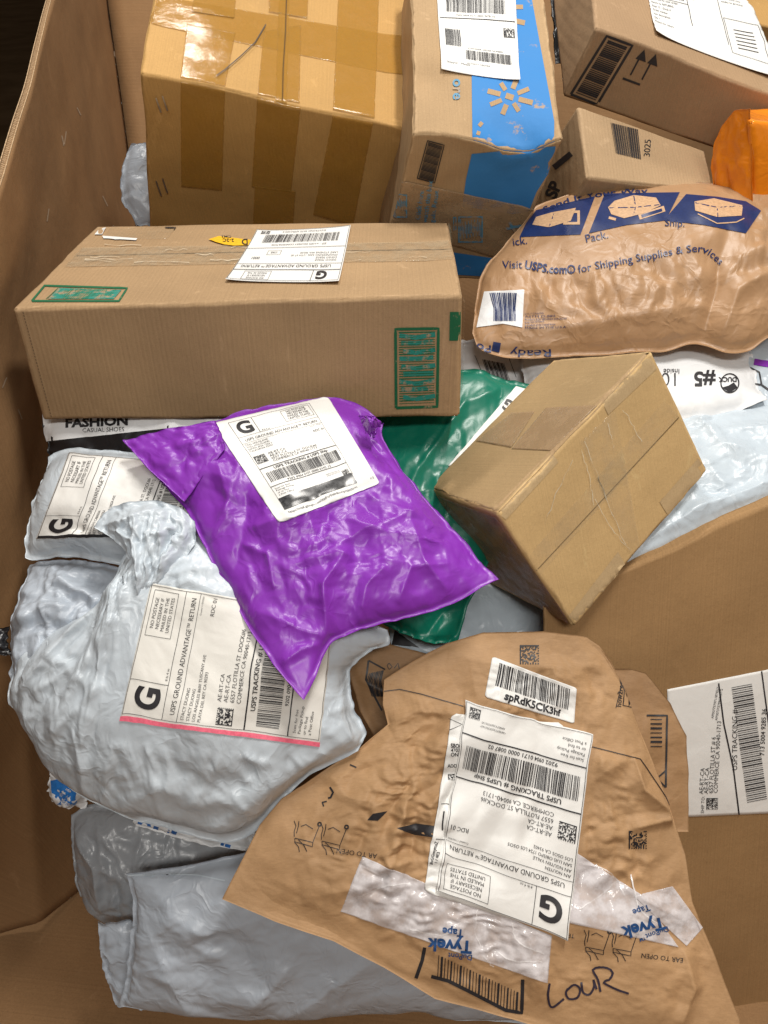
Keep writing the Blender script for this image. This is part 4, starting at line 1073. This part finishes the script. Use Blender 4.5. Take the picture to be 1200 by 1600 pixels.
for q in range(56):
    t = q/56; w = [.9, .9, 1.5, 2.2][(q*7+3*(q % 5)) % 4]; y = 1072+t*182
    ik.line([(1142+t*25, y+2), (1174+t*24, y-4)], w)
ik.matrix(1103, 1246, 18, 16, 71)
ik.build('print', LQ)

# ------------------------------------------------------------------ green mailer
Gr = thing('mailer', 'glossy green plastic mailer between the purple mailer and the tan box', 'mailer', W(700, 800, 1.3))
_, sGr = bag('pouch', ([(585, 600), (660, 585), (724, 574), (780, 588), (836, 602)], [(836, 602), (840, 700), (775, 850), (735, 940), (715, 1003)],
                       [(560, 960), (622, 985), (668, 1003), (715, 1003)], [(585, 600), (575, 780), (560, 960)]),
             [(620, 620, 1.16), (830, 610, 1.17), (650, 990, 1.06)], .022, M_GREEN, Gr, cell=.003, seed=41, ex=(.03, .03),
             folds=[([(640, 760), (720, 640), (800, 600)], 9, .006), ([(640, 960), (680, 940), (720, 920)], 8, .008), ([(660, 1000), (690, 960), (730, 950)], 7, -.006)])
lq = [(838, 606), (700, 728), (760, 790), (900, 640)]
lq = [(812, 604), (690, 740), (740, 770), (835, 610)]
strip('shipping_label', sGr, [(700, 728), (745, 740), (836, 612), (806, 604)], M_PAPER, Gr, .0012, th=.0003)
ik = Ink(px_map(sGr, .0022), [M_INK], 5); rtext(ik, 806, 632, 24, 'G', -150, .03); ik.build('print', Gr)

# ------------------------------------------------------------------ tan box in clear tape
D = thing('carton', 'tan box tilted on one edge and wrapped in clear tape', 'carton', W(880, 800, 1.25))
Dl = W(777, 803, .93)-W(1018, 548, .998); Dl /= np.linalg.norm(Dl)
_, sD = box('board', [[[(777, 803, .93), (1018, 548, .998)], [(665, 765, 1.096), (865, 562, 1.164)]],
                      [[(897, 981, 1.013), (1106, 735, 1.081)], [(752, 905, 1.178), (952, 709, 1.247)]]], M_D, D, seed=33, wear=.0022, wob=.002, step=.008,
            dents=[(W(700, 745, 1.06), .022, Dl*-.012), (W(672, 765, 1.09), .02, Dl*-.010+np.array([0, 0, -.006])), (W(690, 760, 1.06), .012, np.array([0, -.004, .006]))])
f = sD['top']
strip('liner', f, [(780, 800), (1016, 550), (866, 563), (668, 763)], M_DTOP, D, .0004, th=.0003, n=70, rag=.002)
for k, q in enumerate([[(855, 704), (912, 644), (940, 632), (778, 706)], [(800, 702), (862, 705), (934, 634), (854, 638)], [(745, 690), (800, 700), (836, 644), (800, 646)]]):
    if k: strip('tape_strip', f, q, M_BROWNTAPE, D, .0012+.0003*k, k, .006)
ik = Ink(px_map(f, .0013), [M_B], 8); ik.line([(775, 800), (1016, 552)], 9); ik.build('worn_edge', D)
f = sD['front']
for q in ([(1018, 552), (1030, 572), (950, 648), (940, 628)], [(780, 803), (862, 708), (872, 722), (790, 812)], [(1090, 716), (1105, 736), (1045, 808), (1030, 784)], [(965, 862), (980, 888), (898, 978), (888, 962)]):
    ik = Ink(px_map(f, .0007), [M_PTAPE], 8); ik.poly(q); ik.build('paper_tape', D)
strip('tape_strip', f, [(905, 690), (985, 870), (1000, 860), (960, 640)], M_CLEAR, D, .0014, 5, .006, th=.0002)
strip('tape_strip', f, [(842, 900), (1060, 650), (1038, 625), (822, 872)], M_CLEAR, D, .0010, 6, .003, th=.0002)
M_TC = tape('crease glint', (.75, .68, .52), .30, .15, .25); rj = random.Random(4)  # glints on the creased clear tape, drawn as pale lines
for pts in ([(850, 820), (866, 775), (893, 718)], [(928, 780), (950, 820), (985, 862)], [(912, 690), (935, 750), (975, 850)], [(948, 660), (958, 700)], [(972, 640), (985, 660), (1000, 690)], [(905, 700), (918, 740), (925, 790)]):
    D_ = resample(pts, 14); D_ = D_+np.array([[rj.uniform(-1.6, 1.6), rj.uniform(-1.2, 1.2)] for _ in D_])
    ik = Ink(px_map(f, .0019), [M_TC], 6); ik.line(list(D_), 1.3); ik.build('crease_glint', D)
ik = Ink(px_map(f, .0008), [plain('slit shadow', (.16, .10, .04), .9)], 10); ik.line([(837, 892), (960, 760), (1060, 652)], 1.2); ik.build('flap_seam', D)
f = sD['left']
strip('tape_strip', f, [(752, 900), (893, 974), (776, 808), (668, 768)], tape('clear tape on the end', (.42, .25, .22), .3, .1, .14, .0014), D, .0012, 7, .003, th=.0002)

# ------------------------------------------------------------------ bags at the left, from the bottom of the pile up
M__ = thing('mailer', 'large dull blue grey mailer lying lowest, its seam edge turned up', 'mailer', W(450, 1450, 1.12))
_, sM = bag('pouch', ([(197, 1365), (290, 1352), (380, 1332), (560, 1290), (800, 1250)], [(800, 1250), (830, 1400), (840, 1600)],
                      [(186, 1574), (300, 1584), (480, 1592), (640, 1588), (700, 1600), (840, 1612)], [(197, 1365), (207, 1420), (203, 1480), (196, 1530), (186, 1574)]),
            [(200, 1370, 1.0), (800, 1300, 1.03), (400, 1585, 1.04)], .045, M_GREY2, M__, cell=.0028, seed=51, sim=False, ex=(.012, .012), exn=5, bendk=.2, crease=(40, .002, .024, 1.5), ridge=((.010, .09, 1., 40, 103), (.0035, .04, 3., 40, 3), (.0015, .02, 3., 110, 5)), rimamp=.002,
            folds=[([(240, 1440), (300, 1560), (420, 1580)], 14, .006), ([(300, 1350), (380, 1345), (420, 1340)], 4, .002), ([(430, 1580), (520, 1500), (600, 1450)], 22, .010), ([(260, 1400), (330, 1430), (420, 1400)], 10, .005)], power=.36)
bag('folded_side', ([(152, 1442), (200, 1440), (280, 1445)], [(280, 1445), (286, 1500), (280, 1580)], [(184, 1574), (280, 1580)], [(152, 1442), (162, 1510), (184, 1574)]),
    [(152, 1450, 1.04), (280, 1445, 1.05), (185, 1570, 1.06)], .012, M_GREY2, M__, cell=.003, seed=52, iters=80)
ik = Ink(px_map(sM, .0014), [M_PALE], 6); ik.line([(200, 1367), (250, 1366), (310, 1368), (352, 1376)], 2.2); ik.build('seam', M__)

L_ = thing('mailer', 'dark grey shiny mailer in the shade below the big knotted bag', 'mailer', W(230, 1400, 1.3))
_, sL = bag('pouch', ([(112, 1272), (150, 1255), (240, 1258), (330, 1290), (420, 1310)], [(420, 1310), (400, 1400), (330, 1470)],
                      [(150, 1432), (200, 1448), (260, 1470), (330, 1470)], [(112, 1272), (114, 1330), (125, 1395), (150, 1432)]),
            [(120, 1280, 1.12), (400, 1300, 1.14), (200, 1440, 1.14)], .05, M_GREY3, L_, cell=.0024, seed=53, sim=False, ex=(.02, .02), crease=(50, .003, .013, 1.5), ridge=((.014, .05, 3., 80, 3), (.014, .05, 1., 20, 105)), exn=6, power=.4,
            folds=[([(118, 1285), (160, 1330), (170, 1400)], 7, .012), ([(160, 1270), (170, 1320), (200, 1350)], 6, .008)])
N_ = thing('mailer', 'white mailer strip with blue print peeking out under the knotted bag', 'mailer', W(300, 1300, 1.2))
_, sN = bag('pouch', ([(200, 1262), (300, 1262), (400, 1290)], [(400, 1290), (395, 1332)], [(212, 1290), (300, 1316), (395, 1332)], [(200, 1262), (212, 1290)]),
            [(210, 1270, 1.055), (390, 1290, 1.06), (300, 1310, 1.05)], .006, M_WHITE, N_, cell=.003, seed=54, iters=60)
ik = Ink(px_map(sN, .001), [plain('blue print', (.03, .14, .42), .4), M_INK], 5)
for x, y, w in ((216, 1284, 8), (228, 1288, 7), (240, 1292, 8), (262, 1298, 3), (268, 1299, 8), (345, 1318, 5), (352, 1320, 8)): ik.line([(x, y), (x+w, y+w*.3)], 5)
ik.build('print', N_)
BL = thing('mailer', 'small blue mailer corner with white lettering at the lower left', 'mailer', W(100, 1250, 1.2))
_, sBL = bag('pouch', ([(78, 1205), (140, 1215)], [(140, 1215), (135, 1262)], [(82, 1252), (100, 1261), (135, 1262)], [(78, 1205), (76, 1230), (82, 1252)]),
             [(80, 1210, 1.09), (140, 1215, 1.09), (100, 1260, 1.1)], .006, M_WHITE, BL, cell=.003, seed=55, iters=60)
ik = Ink(px_map(sBL, .001), [plain('bright blue print', (.03, .2, .60), .35), M_WHITE], 5); ik.poly([(80, 1220), (98, 1216), (118, 1238), (116, 1258), (90, 1256), (82, 1246)]); bp = ik.build('blue_panel', BL)
ik = Ink(px_map(sBL, .0015), [M_WHITE], 5); rtext(ik, 93, 1242, 9, 'and', 30, .02); rtext(ik, 97, 1252, 9, 'post', 30, .02); rtext(ik, 103, 1234, 7, 'me', 40, .02); ik.build('print', bp)
BK = thing('black_strap', 'black strap end showing at the left edge beside the grey lobe', 'strap', W(10, 1000, 1.1))
bag('strap', ([(-40, 992), (16, 978)], [(16, 978), (12, 1000), (18, 1024)], [(-40, 1024), (18, 1024)], [(-40, 992), (-40, 1024)]),
    [(-30, 1000, .965), (20, 960, .975), (10, 1020, .97)], .006, M_BLACKF, BK, cell=.004, seed=56, sim=False, crease=(0, 0, .01), ridge=())

H_ = thing('mailer', 'small pale grey mailer with an upward reading label, below the shoe bag', 'mailer', W(190, 800, 1.15))
hq = [(55, 850), (97, 705)]
labH = [(300, 802), (318, 728), (100, 704), (57, 848)]       # read BL, BR, TR, TL
_, sH = bag('pouch', ([(78, 716), (100, 704), (150, 702), (260, 712), (350, 722)], [(350, 722), (345, 790), (320, 870)],
                      [(40, 872), (60, 876), (110, 870), (190, 884), (240, 884), (320, 870)], [(78, 716), (62, 760), (44, 815), (40, 872)]),
            [(80, 720, 1.06), (340, 725, 1.03), (60, 870, 1.02)], .045, M_GREY, H_, cell=.0022, seed=57, sim=False, ex=(.012, .012), power=.52, crease=(60, .0024, .011, 1.4), ridge=((.011, .022, 4., 0, 3), (.006, .012, 3., 20, 5), (.008, .035, 1., 20, 105)),
            calm=[(labH, .35)], folds=[([(60, 850), (130, 850), (200, 862)], 6, .006)])
labH = [(306, 836), (346, 730), (108, 708), (57, 842)]
LH = patch('shipping_label', sH, labH, M_PAPER, H_, .0010, nx=90, ny=90)
ik = Ink(quad_map(sH, labH, 100, 150, .0016), [M_INK], 2.5)
ship_label(ik, 'REINALDO CABRERA', 'REYCALCO CABRERA', 'LOS ANGELES 8123 TULUNGA AVE', 'BURBANK CA 91501', '9202 0904 0171 0000 0161 44', dm=31, bottom=False, extra=False)
ik.rect(.5, 2, 3.5, 149); ik.build('print', LH)

J_ = thing('mailer', 'wrinkled grey mailer lobe against the left wall below the small labelled one', 'mailer', W(110, 960, 1.15))
_, sJ = bag('pouch', ([(46, 882), (90, 874), (160, 880), (230, 900)], [(230, 900), (200, 1000), (170, 1090)],
                      [(20, 1090), (60, 1110), (170, 1090)], [(46, 882), (28, 935), (16, 985), (20, 1090)]),
            [(50, 885, 1.03), (220, 900, 1.02), (60, 1090, .98)], .035, M_GREY2, J_, cell=.0021, seed=58, sim=False, ex=(.015, .015), exn=7, crease=(70, .0030, .010, 1.3), ridge=((.014, .030, 3., -20, 3), (.008, .014, 3., 40, 5), (.008, .03, 1., 40, 105)), focus=[(230, 960, 1)],
            folds=[([(30, 960), (80, 950), (150, 960)], 6, .008), ([(90, 890), (130, 930), (190, 940)], 6, .008)])
I_ = thing('bag', 'big pale grey knotted plastic bag with a pink striped label', 'bag', W(280, 1150, 1.2))
labI = [(499, 1166), (521, 962), (236, 911), (188, 1126)]
def rad(cx, cy, spec): return [([(cx, cy), ((cx+x)/2+dx, (cy+y)/2), (x, y)], w, a) for x, y, dx, w, a in spec]
_, sI = bag('pouch', ([(24, 1015), (60, 990), (120, 955), (170, 925), (195, 868), (235, 800), (290, 812), (350, 838), (430, 890), (540, 955), (605, 985)],
                      [(605, 985), (608, 1006), (572, 1022), (548, 1050), (552, 1100), (572, 1140), (560, 1172)],
                      [(78, 1200), (120, 1240), (200, 1278), (290, 1302), (345, 1318), (390, 1308), (430, 1265), (480, 1215), (560, 1172)],
                      [(24, 1015), (20, 1050), (15, 1090), (40, 1135), (60, 1175), (78, 1200)]),
            [(60, 1000, .98), (590, 1000, .955), (300, 1290, .96)], .065, M_GREY, I_, cell=.0021, seed=59, sim=False, ex=(.012, .012), exn=6, power=.5, crease=(90, .0022, .010, 1.8), focus=[(205, 905, 1)], ridge=((.014, .03, 5., (205, 900, 5.0), 3), (.009, .022, 5., (205, 900, 11., .18), 4), (.008, .07, 1., 60, 108), (.0035, .022, 1., 20, 118), (.004, .03, 5., 75, 9)), wob=.008, edgeex=.03, hmax=.02,
            calm=[(labI, .30)],
            folds=rad(205, 905, [(100, 1000, 5, 7, .010), (60, 1050, 0, 8, .012), (120, 1130, 10, 8, .010), (165, 1150, 8, 7, .009), (40, 1090, -4, 7, .009), (190, 1010, 10, 6, .008), (90, 1170, 10, 9, .008), (250, 880, 0, 5, .008)])
            + [([(150, 1230), (160, 1180), (150, 1110)], 9, .009), ([(200, 1260), (260, 1210), (330, 1190)], 12, .007), ([(330, 1290), (430, 1220), (540, 1150)], 12, .008), ([(545, 1060), (535, 1110), (560, 1160)], 5, .008), ([(300, 1240), (380, 1230), (450, 1190)], 14, .006), ([(90, 960), (50, 1040), (45, 1100)], 6, -.008)],
            blobs=[(330, 1100, 190, .015), (90, 1080, 60, .01)])
LI = patch('shipping_label', sI, labI, M_PAPER2, I_, .0012, nx=100, ny=100)
ik = Ink(quad_map(sI, labI, 100, 150, .0019), [M_INK, M_PINK], 2.5)
ship_label(ik, 'STACY DUONG', 'STACY DUONG', 'LOS ANGELES 8600 TUSCANY AVE', 'PLAYA DEL REY CA 90293', '9202 0904 0171 0000 0192 51', dm=33, x0=3.5, w=96)
ik.rect(0, 0, 3.2, 150, 1); ik.build('print', LI)
# gathered, twisted neck of that bag
bag('gathered_neck', ([(148, 824), (175, 792), (225, 783), (275, 790), (305, 815)], [(305, 815), (304, 850), (276, 895), (236, 950)],
                      [(198, 940), (215, 956), (236, 950)], [(148, 824), (184, 848), (203, 882), (198, 940)]),
    [(150, 820, .95), (300, 820, .945), (215, 945, .925)], .020, M_GREY, I_, cell=.0018, seed=60, sim=False, exn=8, power=.6, crease=(40, .0030, .008, 1.5), ridge=((.022, .03, 6., (216, 985, 5.), 3), (.010, .012, 5., (216, 985, 12.), 6), (.006, .02, 1., 20, 118)), focus=[(235, 950, 1)],
    folds=[([(160, 822), (200, 818), (240, 800)], 5, .010), ([(178, 830), (215, 850), (225, 900)], 5, .012), ([(255, 810), (262, 860), (240, 930)], 5, .010), ([(280, 820), (270, 870), (250, 920)], 4, .010), ([(215, 860), (245, 840), (300, 840)], 4, .008)])

# ------------------------------------------------------------------ purple mailer
PU = thing('mailer', 'bright purple glossy mailer with a wrinkled white label, centre of the pile', 'mailer', W(480, 830, 1.1))
labP = [(436, 818), (594, 756), (512, 620), (332, 662)]     # read BL, BR, TR, TL
_, sPU = bag('pouch', ([(192, 689), (250, 673), (330, 657), (400, 640), (470, 626), (520, 621), (560, 632), (598, 662)],
                       [(598, 662), (598, 682), (620, 722), (665, 780), (720, 840), (752, 880), (780, 905)],
                       [(475, 1094), (492, 1060), (512, 1012), (540, 994), (590, 976), (650, 962), (715, 938), (780, 905)],
                       [(192, 689), (225, 725), (272, 775), (296, 805), (318, 850), (345, 905), (380, 965), (425, 1035), (475, 1094)]),
              [(250, 690, 1.0), (590, 660, 1.03), (475, 1090, .865)], .034, M_PURPLE, PU, cell=.0021, seed=43, sim=False, ex=(.012, .012), exn=7, power=.62, wob=.007, crease=(60, .0022, .018, 1.6), ridge=((.0080, .055, 2.5, 30, 3), (.0075, .07, 1., 10, 104), (.004, .02, 3., 70, 5), (.003, .025, 1., 5, 109)), rimamp=.003, edgeex=.05, grav=.00015,
              calm=[([(436, 818), (594, 756), (530, 625), (332, 662)], .35)],
              folds=[([(288, 778), (330, 720), (352, 668)], 4, -.010), ([(250, 745), (300, 720), (340, 690)], 7, .006), ([(330, 850), (360, 800), (345, 740)], 8, .008),
                     ([(380, 860), (420, 880), (430, 930)], 8, .009), ([(480, 900), (560, 850), (640, 820)], 9, .006), ([(640, 830), (660, 890), (700, 930)], 8, .008), ([(540, 830), (600, 850), (690, 860)], 9, .006),
                     ([(512, 1010), (505, 930), (540, 880)], 7, .010), ([(400, 960), (470, 990), (510, 1000)], 9, .008), ([(440, 1040), (470, 1020), (500, 1010)], 6, .008), ([(560, 985), (570, 930), (600, 900)], 8, .007), ([(620, 950), (640, 900), (700, 890)], 8, .007),
                     ([(560, 640), (580, 700), (640, 780)], 7, -.006), ([(390, 840), (460, 835), (540, 800)], 6, .006)])
LP = patch('shipping_label', sPU, labP, M_PAPER, PU, .0012, nx=100, ny=100, radius=.006)
ik = Ink(quad_map(sPU, labP, 120, 142, .0019), [M_INK, plain('smeared black print', (.05, .05, .052), .25, .6, .6)], 2.5)
ship_label(ik, 'TOLL HOLOLAND', 'TOLL HOLOLAND', 'SANTA ANA 1234 S', 'CALIFORNIA 92701', '9202 0904 0171 0000 0192 12', dm=35, x0=12, y0=26, w=86, h=112)
ik.rect(13, 13, 96, 29, 1); ik.text(14, 6, 5.2, 'https://mail.google.com/mail/u/0/#inbox?projector=1', wid=.72); ik.text(112, 10, 4, '1/2')
ik.build('print', LP)
bag('flap', ([(192, 688), (250, 673), (336, 657)], [(336, 657), (345, 675), (352, 700)], [(288, 784), (322, 738), (352, 700)], [(192, 688), (238, 738), (288, 784)]),
    [(192, 689, .990), (345, 665, .978), (288, 784, .945)], .004, M_PURPLE, PU, cell=.0022, back=.001, seed=47, sim=False, rimamp=.002, jag=.6, power=.9, crease=(12, .0015, .012, 1.5), ridge=((.004, .03, 3., 30, 3),))
bag('folded_corner', ([(560, 648), (585, 655), (600, 660)], [(600, 660), (590, 668), (586, 684)], [(572, 676), (586, 684)], [(560, 648), (572, 676)]),
    [(560, 650, .985), (600, 660, .985), (580, 682, .975)], .005, M_PURPLE, PU, cell=.002, seed=44, iters=50)

# ------------------------------------------------------------------ kraft mailers
K2 = thing('paper_mailer', 'brown paper mailer underneath, showing at both sides of the opened one', 'mailer', W(820, 1150, 1.2))
_, sK2 = bag('pouch', ([(546, 1008), (600, 1004), (700, 1030), (900, 1045), (985, 1045), (1010, 1052)], [(1010, 1052), (1048, 1100), (1072, 1150), (1076, 1210), (1076, 1300)],
                       [(600, 1260), (800, 1300), (1076, 1300)], [(546, 1008), (545, 1050), (562, 1110), (590, 1160), (600, 1260)]),
             [(560, 1020, 1.03), (1010, 1055, 1.02), (800, 1290, 1.0)], .012, M_KRAFT2, K2, cell=.003, seed=45, sim=False, rimamp=.0015, straight=True, jag=.5, ridge=((.010, .07, 1., 40, 103), (.004, .03, 1., 100, 105)), power=.8,
             folds=[([(560, 1060), (600, 1080), (640, 1080)], 6, .008), ([(1000, 1060), (1030, 1140), (1040, 1250)], 10, -.004)])
ik = Ink(px_map(sK2, .0010), [M_INK], 6)
ik.line([(576, 1032), (602, 1046)], 2.5); ik.line([(576, 1032), (572, 1062), (597, 1110)], 3); 
for q in range(9): ik.line([(578+q*2.6, 1052-q*.6), (574+q*2.6, 1064), (582+q*2, 1088)], 1.3+(q % 3)*.5)
ik.line([(608, 1036), (613, 1042), (608, 1046), (605, 1040)], 1.2, close=True); ik.line([(616, 1044), (622, 1036), (624, 1046)], 1.2)
ik.line([(1010, 1118), (1042, 1118), (1040, 1230)], 3)
for q in range(7): ik.line([(1016, 1124+q*7), (1034, 1124+q*7)], 1.5+(q % 3))
ik.line([(1040, 1230), (1026, 1216), (1040, 1204)], 2.5)
ik.build('print', K2)

K_ = thing('paper_mailer', 'opened crumpled kraft paper mailer marked LouR with labels and milky tape', 'mailer', W(770, 1300, 1.15))
labK = [(692, 1392), (885, 1465), (924, 1160), (729, 1097)]
calmK = [(692, 1392), (885, 1465), (924, 1160), (729, 1097)]
_, sK = bag('pouch', ([(600, 1062), (625, 1045), (660, 1025), (700, 1005), (755, 988), (850, 986), (915, 994), (936, 1008), (952, 1030)],
                      [(952, 1030), (975, 1075), (1000, 1140), (1028, 1210), (1052, 1275), (1070, 1335), (1082, 1410), (1096, 1445), (1112, 1480), (1135, 1540), (1155, 1590), (1160, 1650)],
                      [(347, 1405), (430, 1440), (520, 1470), (600, 1512), (680, 1560), (800, 1592), (900, 1625), (1160, 1650)],
                      [(600, 1062), (598, 1100), (606, 1132), (560, 1170), (500, 1208), (440, 1248), (405, 1290), (385, 1330), (362, 1375), (347, 1405)]),
             [(780, 990, .99), (350, 1405, .925), (1150, 1600, .93)], .020, M_KRAFT, K_, cell=.0025, rimamp=.0015, straight=True, seed=46, ex=(.008, .008), crease=(70, .0022, .014, 1.8), ridge=((.0210, .075, 1., 40, 103), (.0085, .030, 1., 100, 105), (.003, .013, 1., 100, 107), (.004, .06, 2., 20, 4)), exn=6, power=.85, wob=.010, bendk=.5, edgeex=.02, sim=False, jag=.5,
             calm=[(calmK, .3)],
             folds=[([(606, 1132), (650, 1110), (720, 1115)], 16, .012), ([(985, 1180), (1000, 1230), (1075, 1290)], 10, .016), ([(980, 1290), (1030, 1280), (1074, 1275)], 7, .010), ([(1065, 1480), (1080, 1540), (1060, 1600)], 9, .012), ([(960, 1340), (1000, 1400), (1070, 1440)], 9, .007), ([(515, 1210), (540, 1240), (600, 1250)], 12, .007), ([(470, 1400), (560, 1380), (640, 1330)], 20, .008), ([(700, 1020), (780, 1040), (940, 1040)], 12, .006), ([(540, 1340), (560, 1420), (550, 1470)], 14, -.006)])
patch('milky_tape', sK, [(532, 1424), (855, 1536), (862, 1462), (566, 1338)], M_MILKY, K_, .0010, .0002, 90, 60, ragged=.0012, seed=5)
patch('milky_tape', sK, [(884, 1440), (1060, 1480), (1002, 1398), (902, 1333)], M_MILKY, K_, .0011, .0002, 60, 60, ragged=.0012, seed=6)
patch('milky_tape', sK, [(985, 1450), (1075, 1480), (1098, 1449), (1004, 1352)][0:0] or [(990, 1400), (1072, 1478), (1098, 1449), (1050, 1384)], M_MILKY, K_, .0012, .0002, 50, 50, ragged=.004, seed=7)
M_TGL = tape('tape glint', (.95, .93, .93), .55, .1, .3); rj = random.Random(14)  # highlights on the milky tape's folds, painted as whitish strokes
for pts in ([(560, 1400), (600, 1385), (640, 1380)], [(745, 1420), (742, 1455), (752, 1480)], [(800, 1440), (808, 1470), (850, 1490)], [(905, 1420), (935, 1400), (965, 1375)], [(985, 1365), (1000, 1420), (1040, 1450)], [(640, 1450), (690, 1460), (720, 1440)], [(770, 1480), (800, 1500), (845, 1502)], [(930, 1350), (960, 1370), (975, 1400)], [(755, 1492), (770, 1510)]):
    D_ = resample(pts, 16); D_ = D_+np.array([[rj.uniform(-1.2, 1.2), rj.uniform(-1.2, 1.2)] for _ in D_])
    ik = Ink(px_map(sK, .0016), [M_TGL], 6); ik.line(list(D_), rj.uniform(1., 2.2)); ik.build('crease_glint', K_)
ik = Ink(px_map(sK, .0009), [M_INK, M_INKSOFT], 7)
# thin fold line and printed marks of the mailer
ik.line([(600, 1080), (625, 1077), (660, 1085), (724, 1104)], 1.3); ik.line([(925, 1167), (1000, 1186), (1010, 1200), (1040, 1245), (1046, 1258)], 1.4)
ik.poly([(620, 1294), (650, 1286), (678, 1290), (676, 1308), (648, 1304), (632, 1299)]); ik.poly([(574, 1281), (583, 1271), (605, 1267), (590, 1282)])
ik.line([(516, 1230), (521, 1238), (517, 1246), (513, 1247)], 3); ik.line([(503, 1254), (511, 1252)], 2); ik.line([(504, 1254), (506, 1260)], 2); ik.line([(547, 1195), (557, 1199)], 2.2)
def tear_icon(ink, ox, oy, ang, s=1.):
    a = math.radians(ang); R = lambda x, y: (ox+s*(x*math.cos(a)-y*math.sin(a)), oy+s*(x*math.sin(a)+y*math.cos(a)))
    L = lambda pts, w=1.2: ink.line([R(*p) for p in pts], w)
    for dx in (0, 45):
        L([(dx+4, 20), (dx+34, 24), (dx+42, -4)]); L([(dx+4, 20), (dx+5, 26), (dx+34, 31), (dx+34, 24)])
        L([(dx+12, 0), (dx+20, -4), (dx+32, 2)], 1.1)
        L([(dx+0, -8), (dx+4, 0), (dx+2, 10), (dx+3, 18)]); L([(dx+8, -8), (dx+8, 0), (dx+6, 12)])
        L([(dx+4, 26), (dx+12, 34), (dx+14, 42)]); L([(dx+10, 22), (dx+20, 30), (dx+26, 40)])
        L([(dx+42+3*math.cos(t), -7+3*math.sin(t)) for t in np.linspace(0, 6.2, 8)], 2.4)
tear_icon(ik, 459, 1290, 6, .95)
rtext(ik, 590, 1334, 11, 'AR TO OPEN', 188)
tear_icon(ik, 912, 1460, 3, .95); rtext(ik, 898, 1459, 9.5, 'TEA', 185); rtext(ik, 1068, 1497, 10.5, 'EAR TO OPEN', 187)
ik.matrix(812, 1008, 30, 15, 91); ik.matrix(982, 1298, 28, 15, 92)
# recycling mark, cut by the mailer's edge
ik.line([(962, 1106), (973, 1062)], 1.2); ik.line([(973, 1102), (1000, 1108)], 1.2); ik.line([(973, 1102), (976, 1072)], 1.2)
ik.poly([(976, 1076), (984, 1074), (988, 1086), (980, 1090)]); ik.poly([(984, 1094), (996, 1102), (982, 1104)]); rtext(ik, 970, 1105, 11, 'how2recycle', -84, .01)
# framed barcode at the lower edge
ik.line([(664, 1480), (660, 1500), (650, 1528)], 5.5); ik.line([(674, 1525), (700, 1532), (740, 1552), (790, 1578), (815, 1582), (817, 1530)], 5.5)
for q in range(26):
    x = 686+q*4.9; y = 1492+q*2.3; ik.line([(x, y), (x-2, y+34)], [1.1, 2.4, 1.2, 3.2][(q*7+q//3) % 4])
ik.build('print', K_)
ik = Ink(px_map(sK, .0011), [plain('marker', (.035, .028, .045), .35)], 4)
for pts in ([(858, 1536), (856, 1556), (862, 1573), (881, 1560)], [(886, 1546), (897, 1538), (906, 1545), (902, 1558), (889, 1560), (884, 1551), (887, 1544)], [(908, 1534), (911, 1550), (921, 1553), (928, 1541), (927, 1530)], [(927, 1530), (932, 1545)], [(938, 1549), (934, 1530), (926, 1514), (944, 1511), (957, 1518), (952, 1530), (942, 1534), (962, 1545), (982, 1552)]):
    D_ = resample(pts, 24) if len(pts) > 2 else pts
    ik.line(list(D_), 3.4)
ik.build('handwriting', K_)
ik = Ink(px_map(sK, .0019), [M_TYVEKINK], 5)
rtext(ik, 1035, 1432, 27, 'Tyvek', 166, .035); rtext(ik, 1042, 1446, 12, 'DuPont™', 160, .01); rtext(ik, 1013, 1412, 14, 'Tape', 160, .02)
rtext(ik, 737, 1470, 27, 'Tyvek', 184, .035); rtext(ik, 738, 1491, 12, 'DuPont', 186, .01); rtext(ik, 724, 1452, 16, 'Tape', 186, .03)
ik.build('tape_print', K_)
# under-label, then the label on top, then the small barcode label
q2 = [(662, 1392), (838, 1448), (880, 1130), (706, 1115)]
LU = patch('warehouse_label', sK, q2, M_PAPER, K_, .0022, .0004, nx=70, ny=70, radius=.006)
ik = Ink(px_map(sK, .0028), [M_INK], 4)
for q, s in enumerate(('SBO8', '4707', 'ONTA')): rtext(ik, 703, 1167+q*6.5, 7.5, s, 0, .02)
rtext(ik, 698, 1197, 7, 'ADDR', 0, .02); ik.matrix(699, 1208, 11, 10, 95, 0); ik.line([(687, 1255), (723, 1262)], 1); ik.line([(680, 1310), (720, 1314)], 1); ik.line([(694, 1268), (691, 1296)], 2.4)
rtext(ik, 676, 1350, 6.5, 'BvGGmymxZ', -78, .02); rtext(ik, 683, 1348, 6, '1 / 4E3', -78, .02); ik.line([(702, 1122), (722, 1132), (702, 1140)], .8)
ik.build('print', LU)
q3 = [(885, 1465), (682, 1391), (729, 1096), (924, 1147)]
# as read it is upside down: its bottom edge is the photo's upper edge
rd = [(924, 1148), (728, 1096), (681, 1391), (885, 1465)]
LK = patch('shipping_label', sK, rd, M_PAPER, K_, .0036, .0005, nx=100, ny=100, curl=.004)
ik = Ink(quad_map(sK, rd, 100, 150, .0045, .004), [M_INK], 2.5)
ship_label(ik, 'AN NGUYEN', 'AN NGUYEN VALLE', 'SAN LUIS OBISPO 1724 LOS OSOS', 'LOS OSOS CA 93402', '9202 0904 0171 0000 0087 02', dm=37)
ik.build('print', LK)
rs = [(757, 1089), (897, 1131), (901, 1075), (769, 1026)]
LS = patch('barcode_label', sK, rs, M_PAPER, K_, .0012, .0004, nx=50, ny=30, radius=.003)
ik = Ink(quad_map(sK, rs, 100, 44, .0018), [M_INK], 3)
ik.bars(8, 14, 92, 40, 12, 46); ik.text(50, 3.5, 11.5, 'spRdK5CK3hf', bold=.035, align='c', wid=.95); ik.build('print', LS)
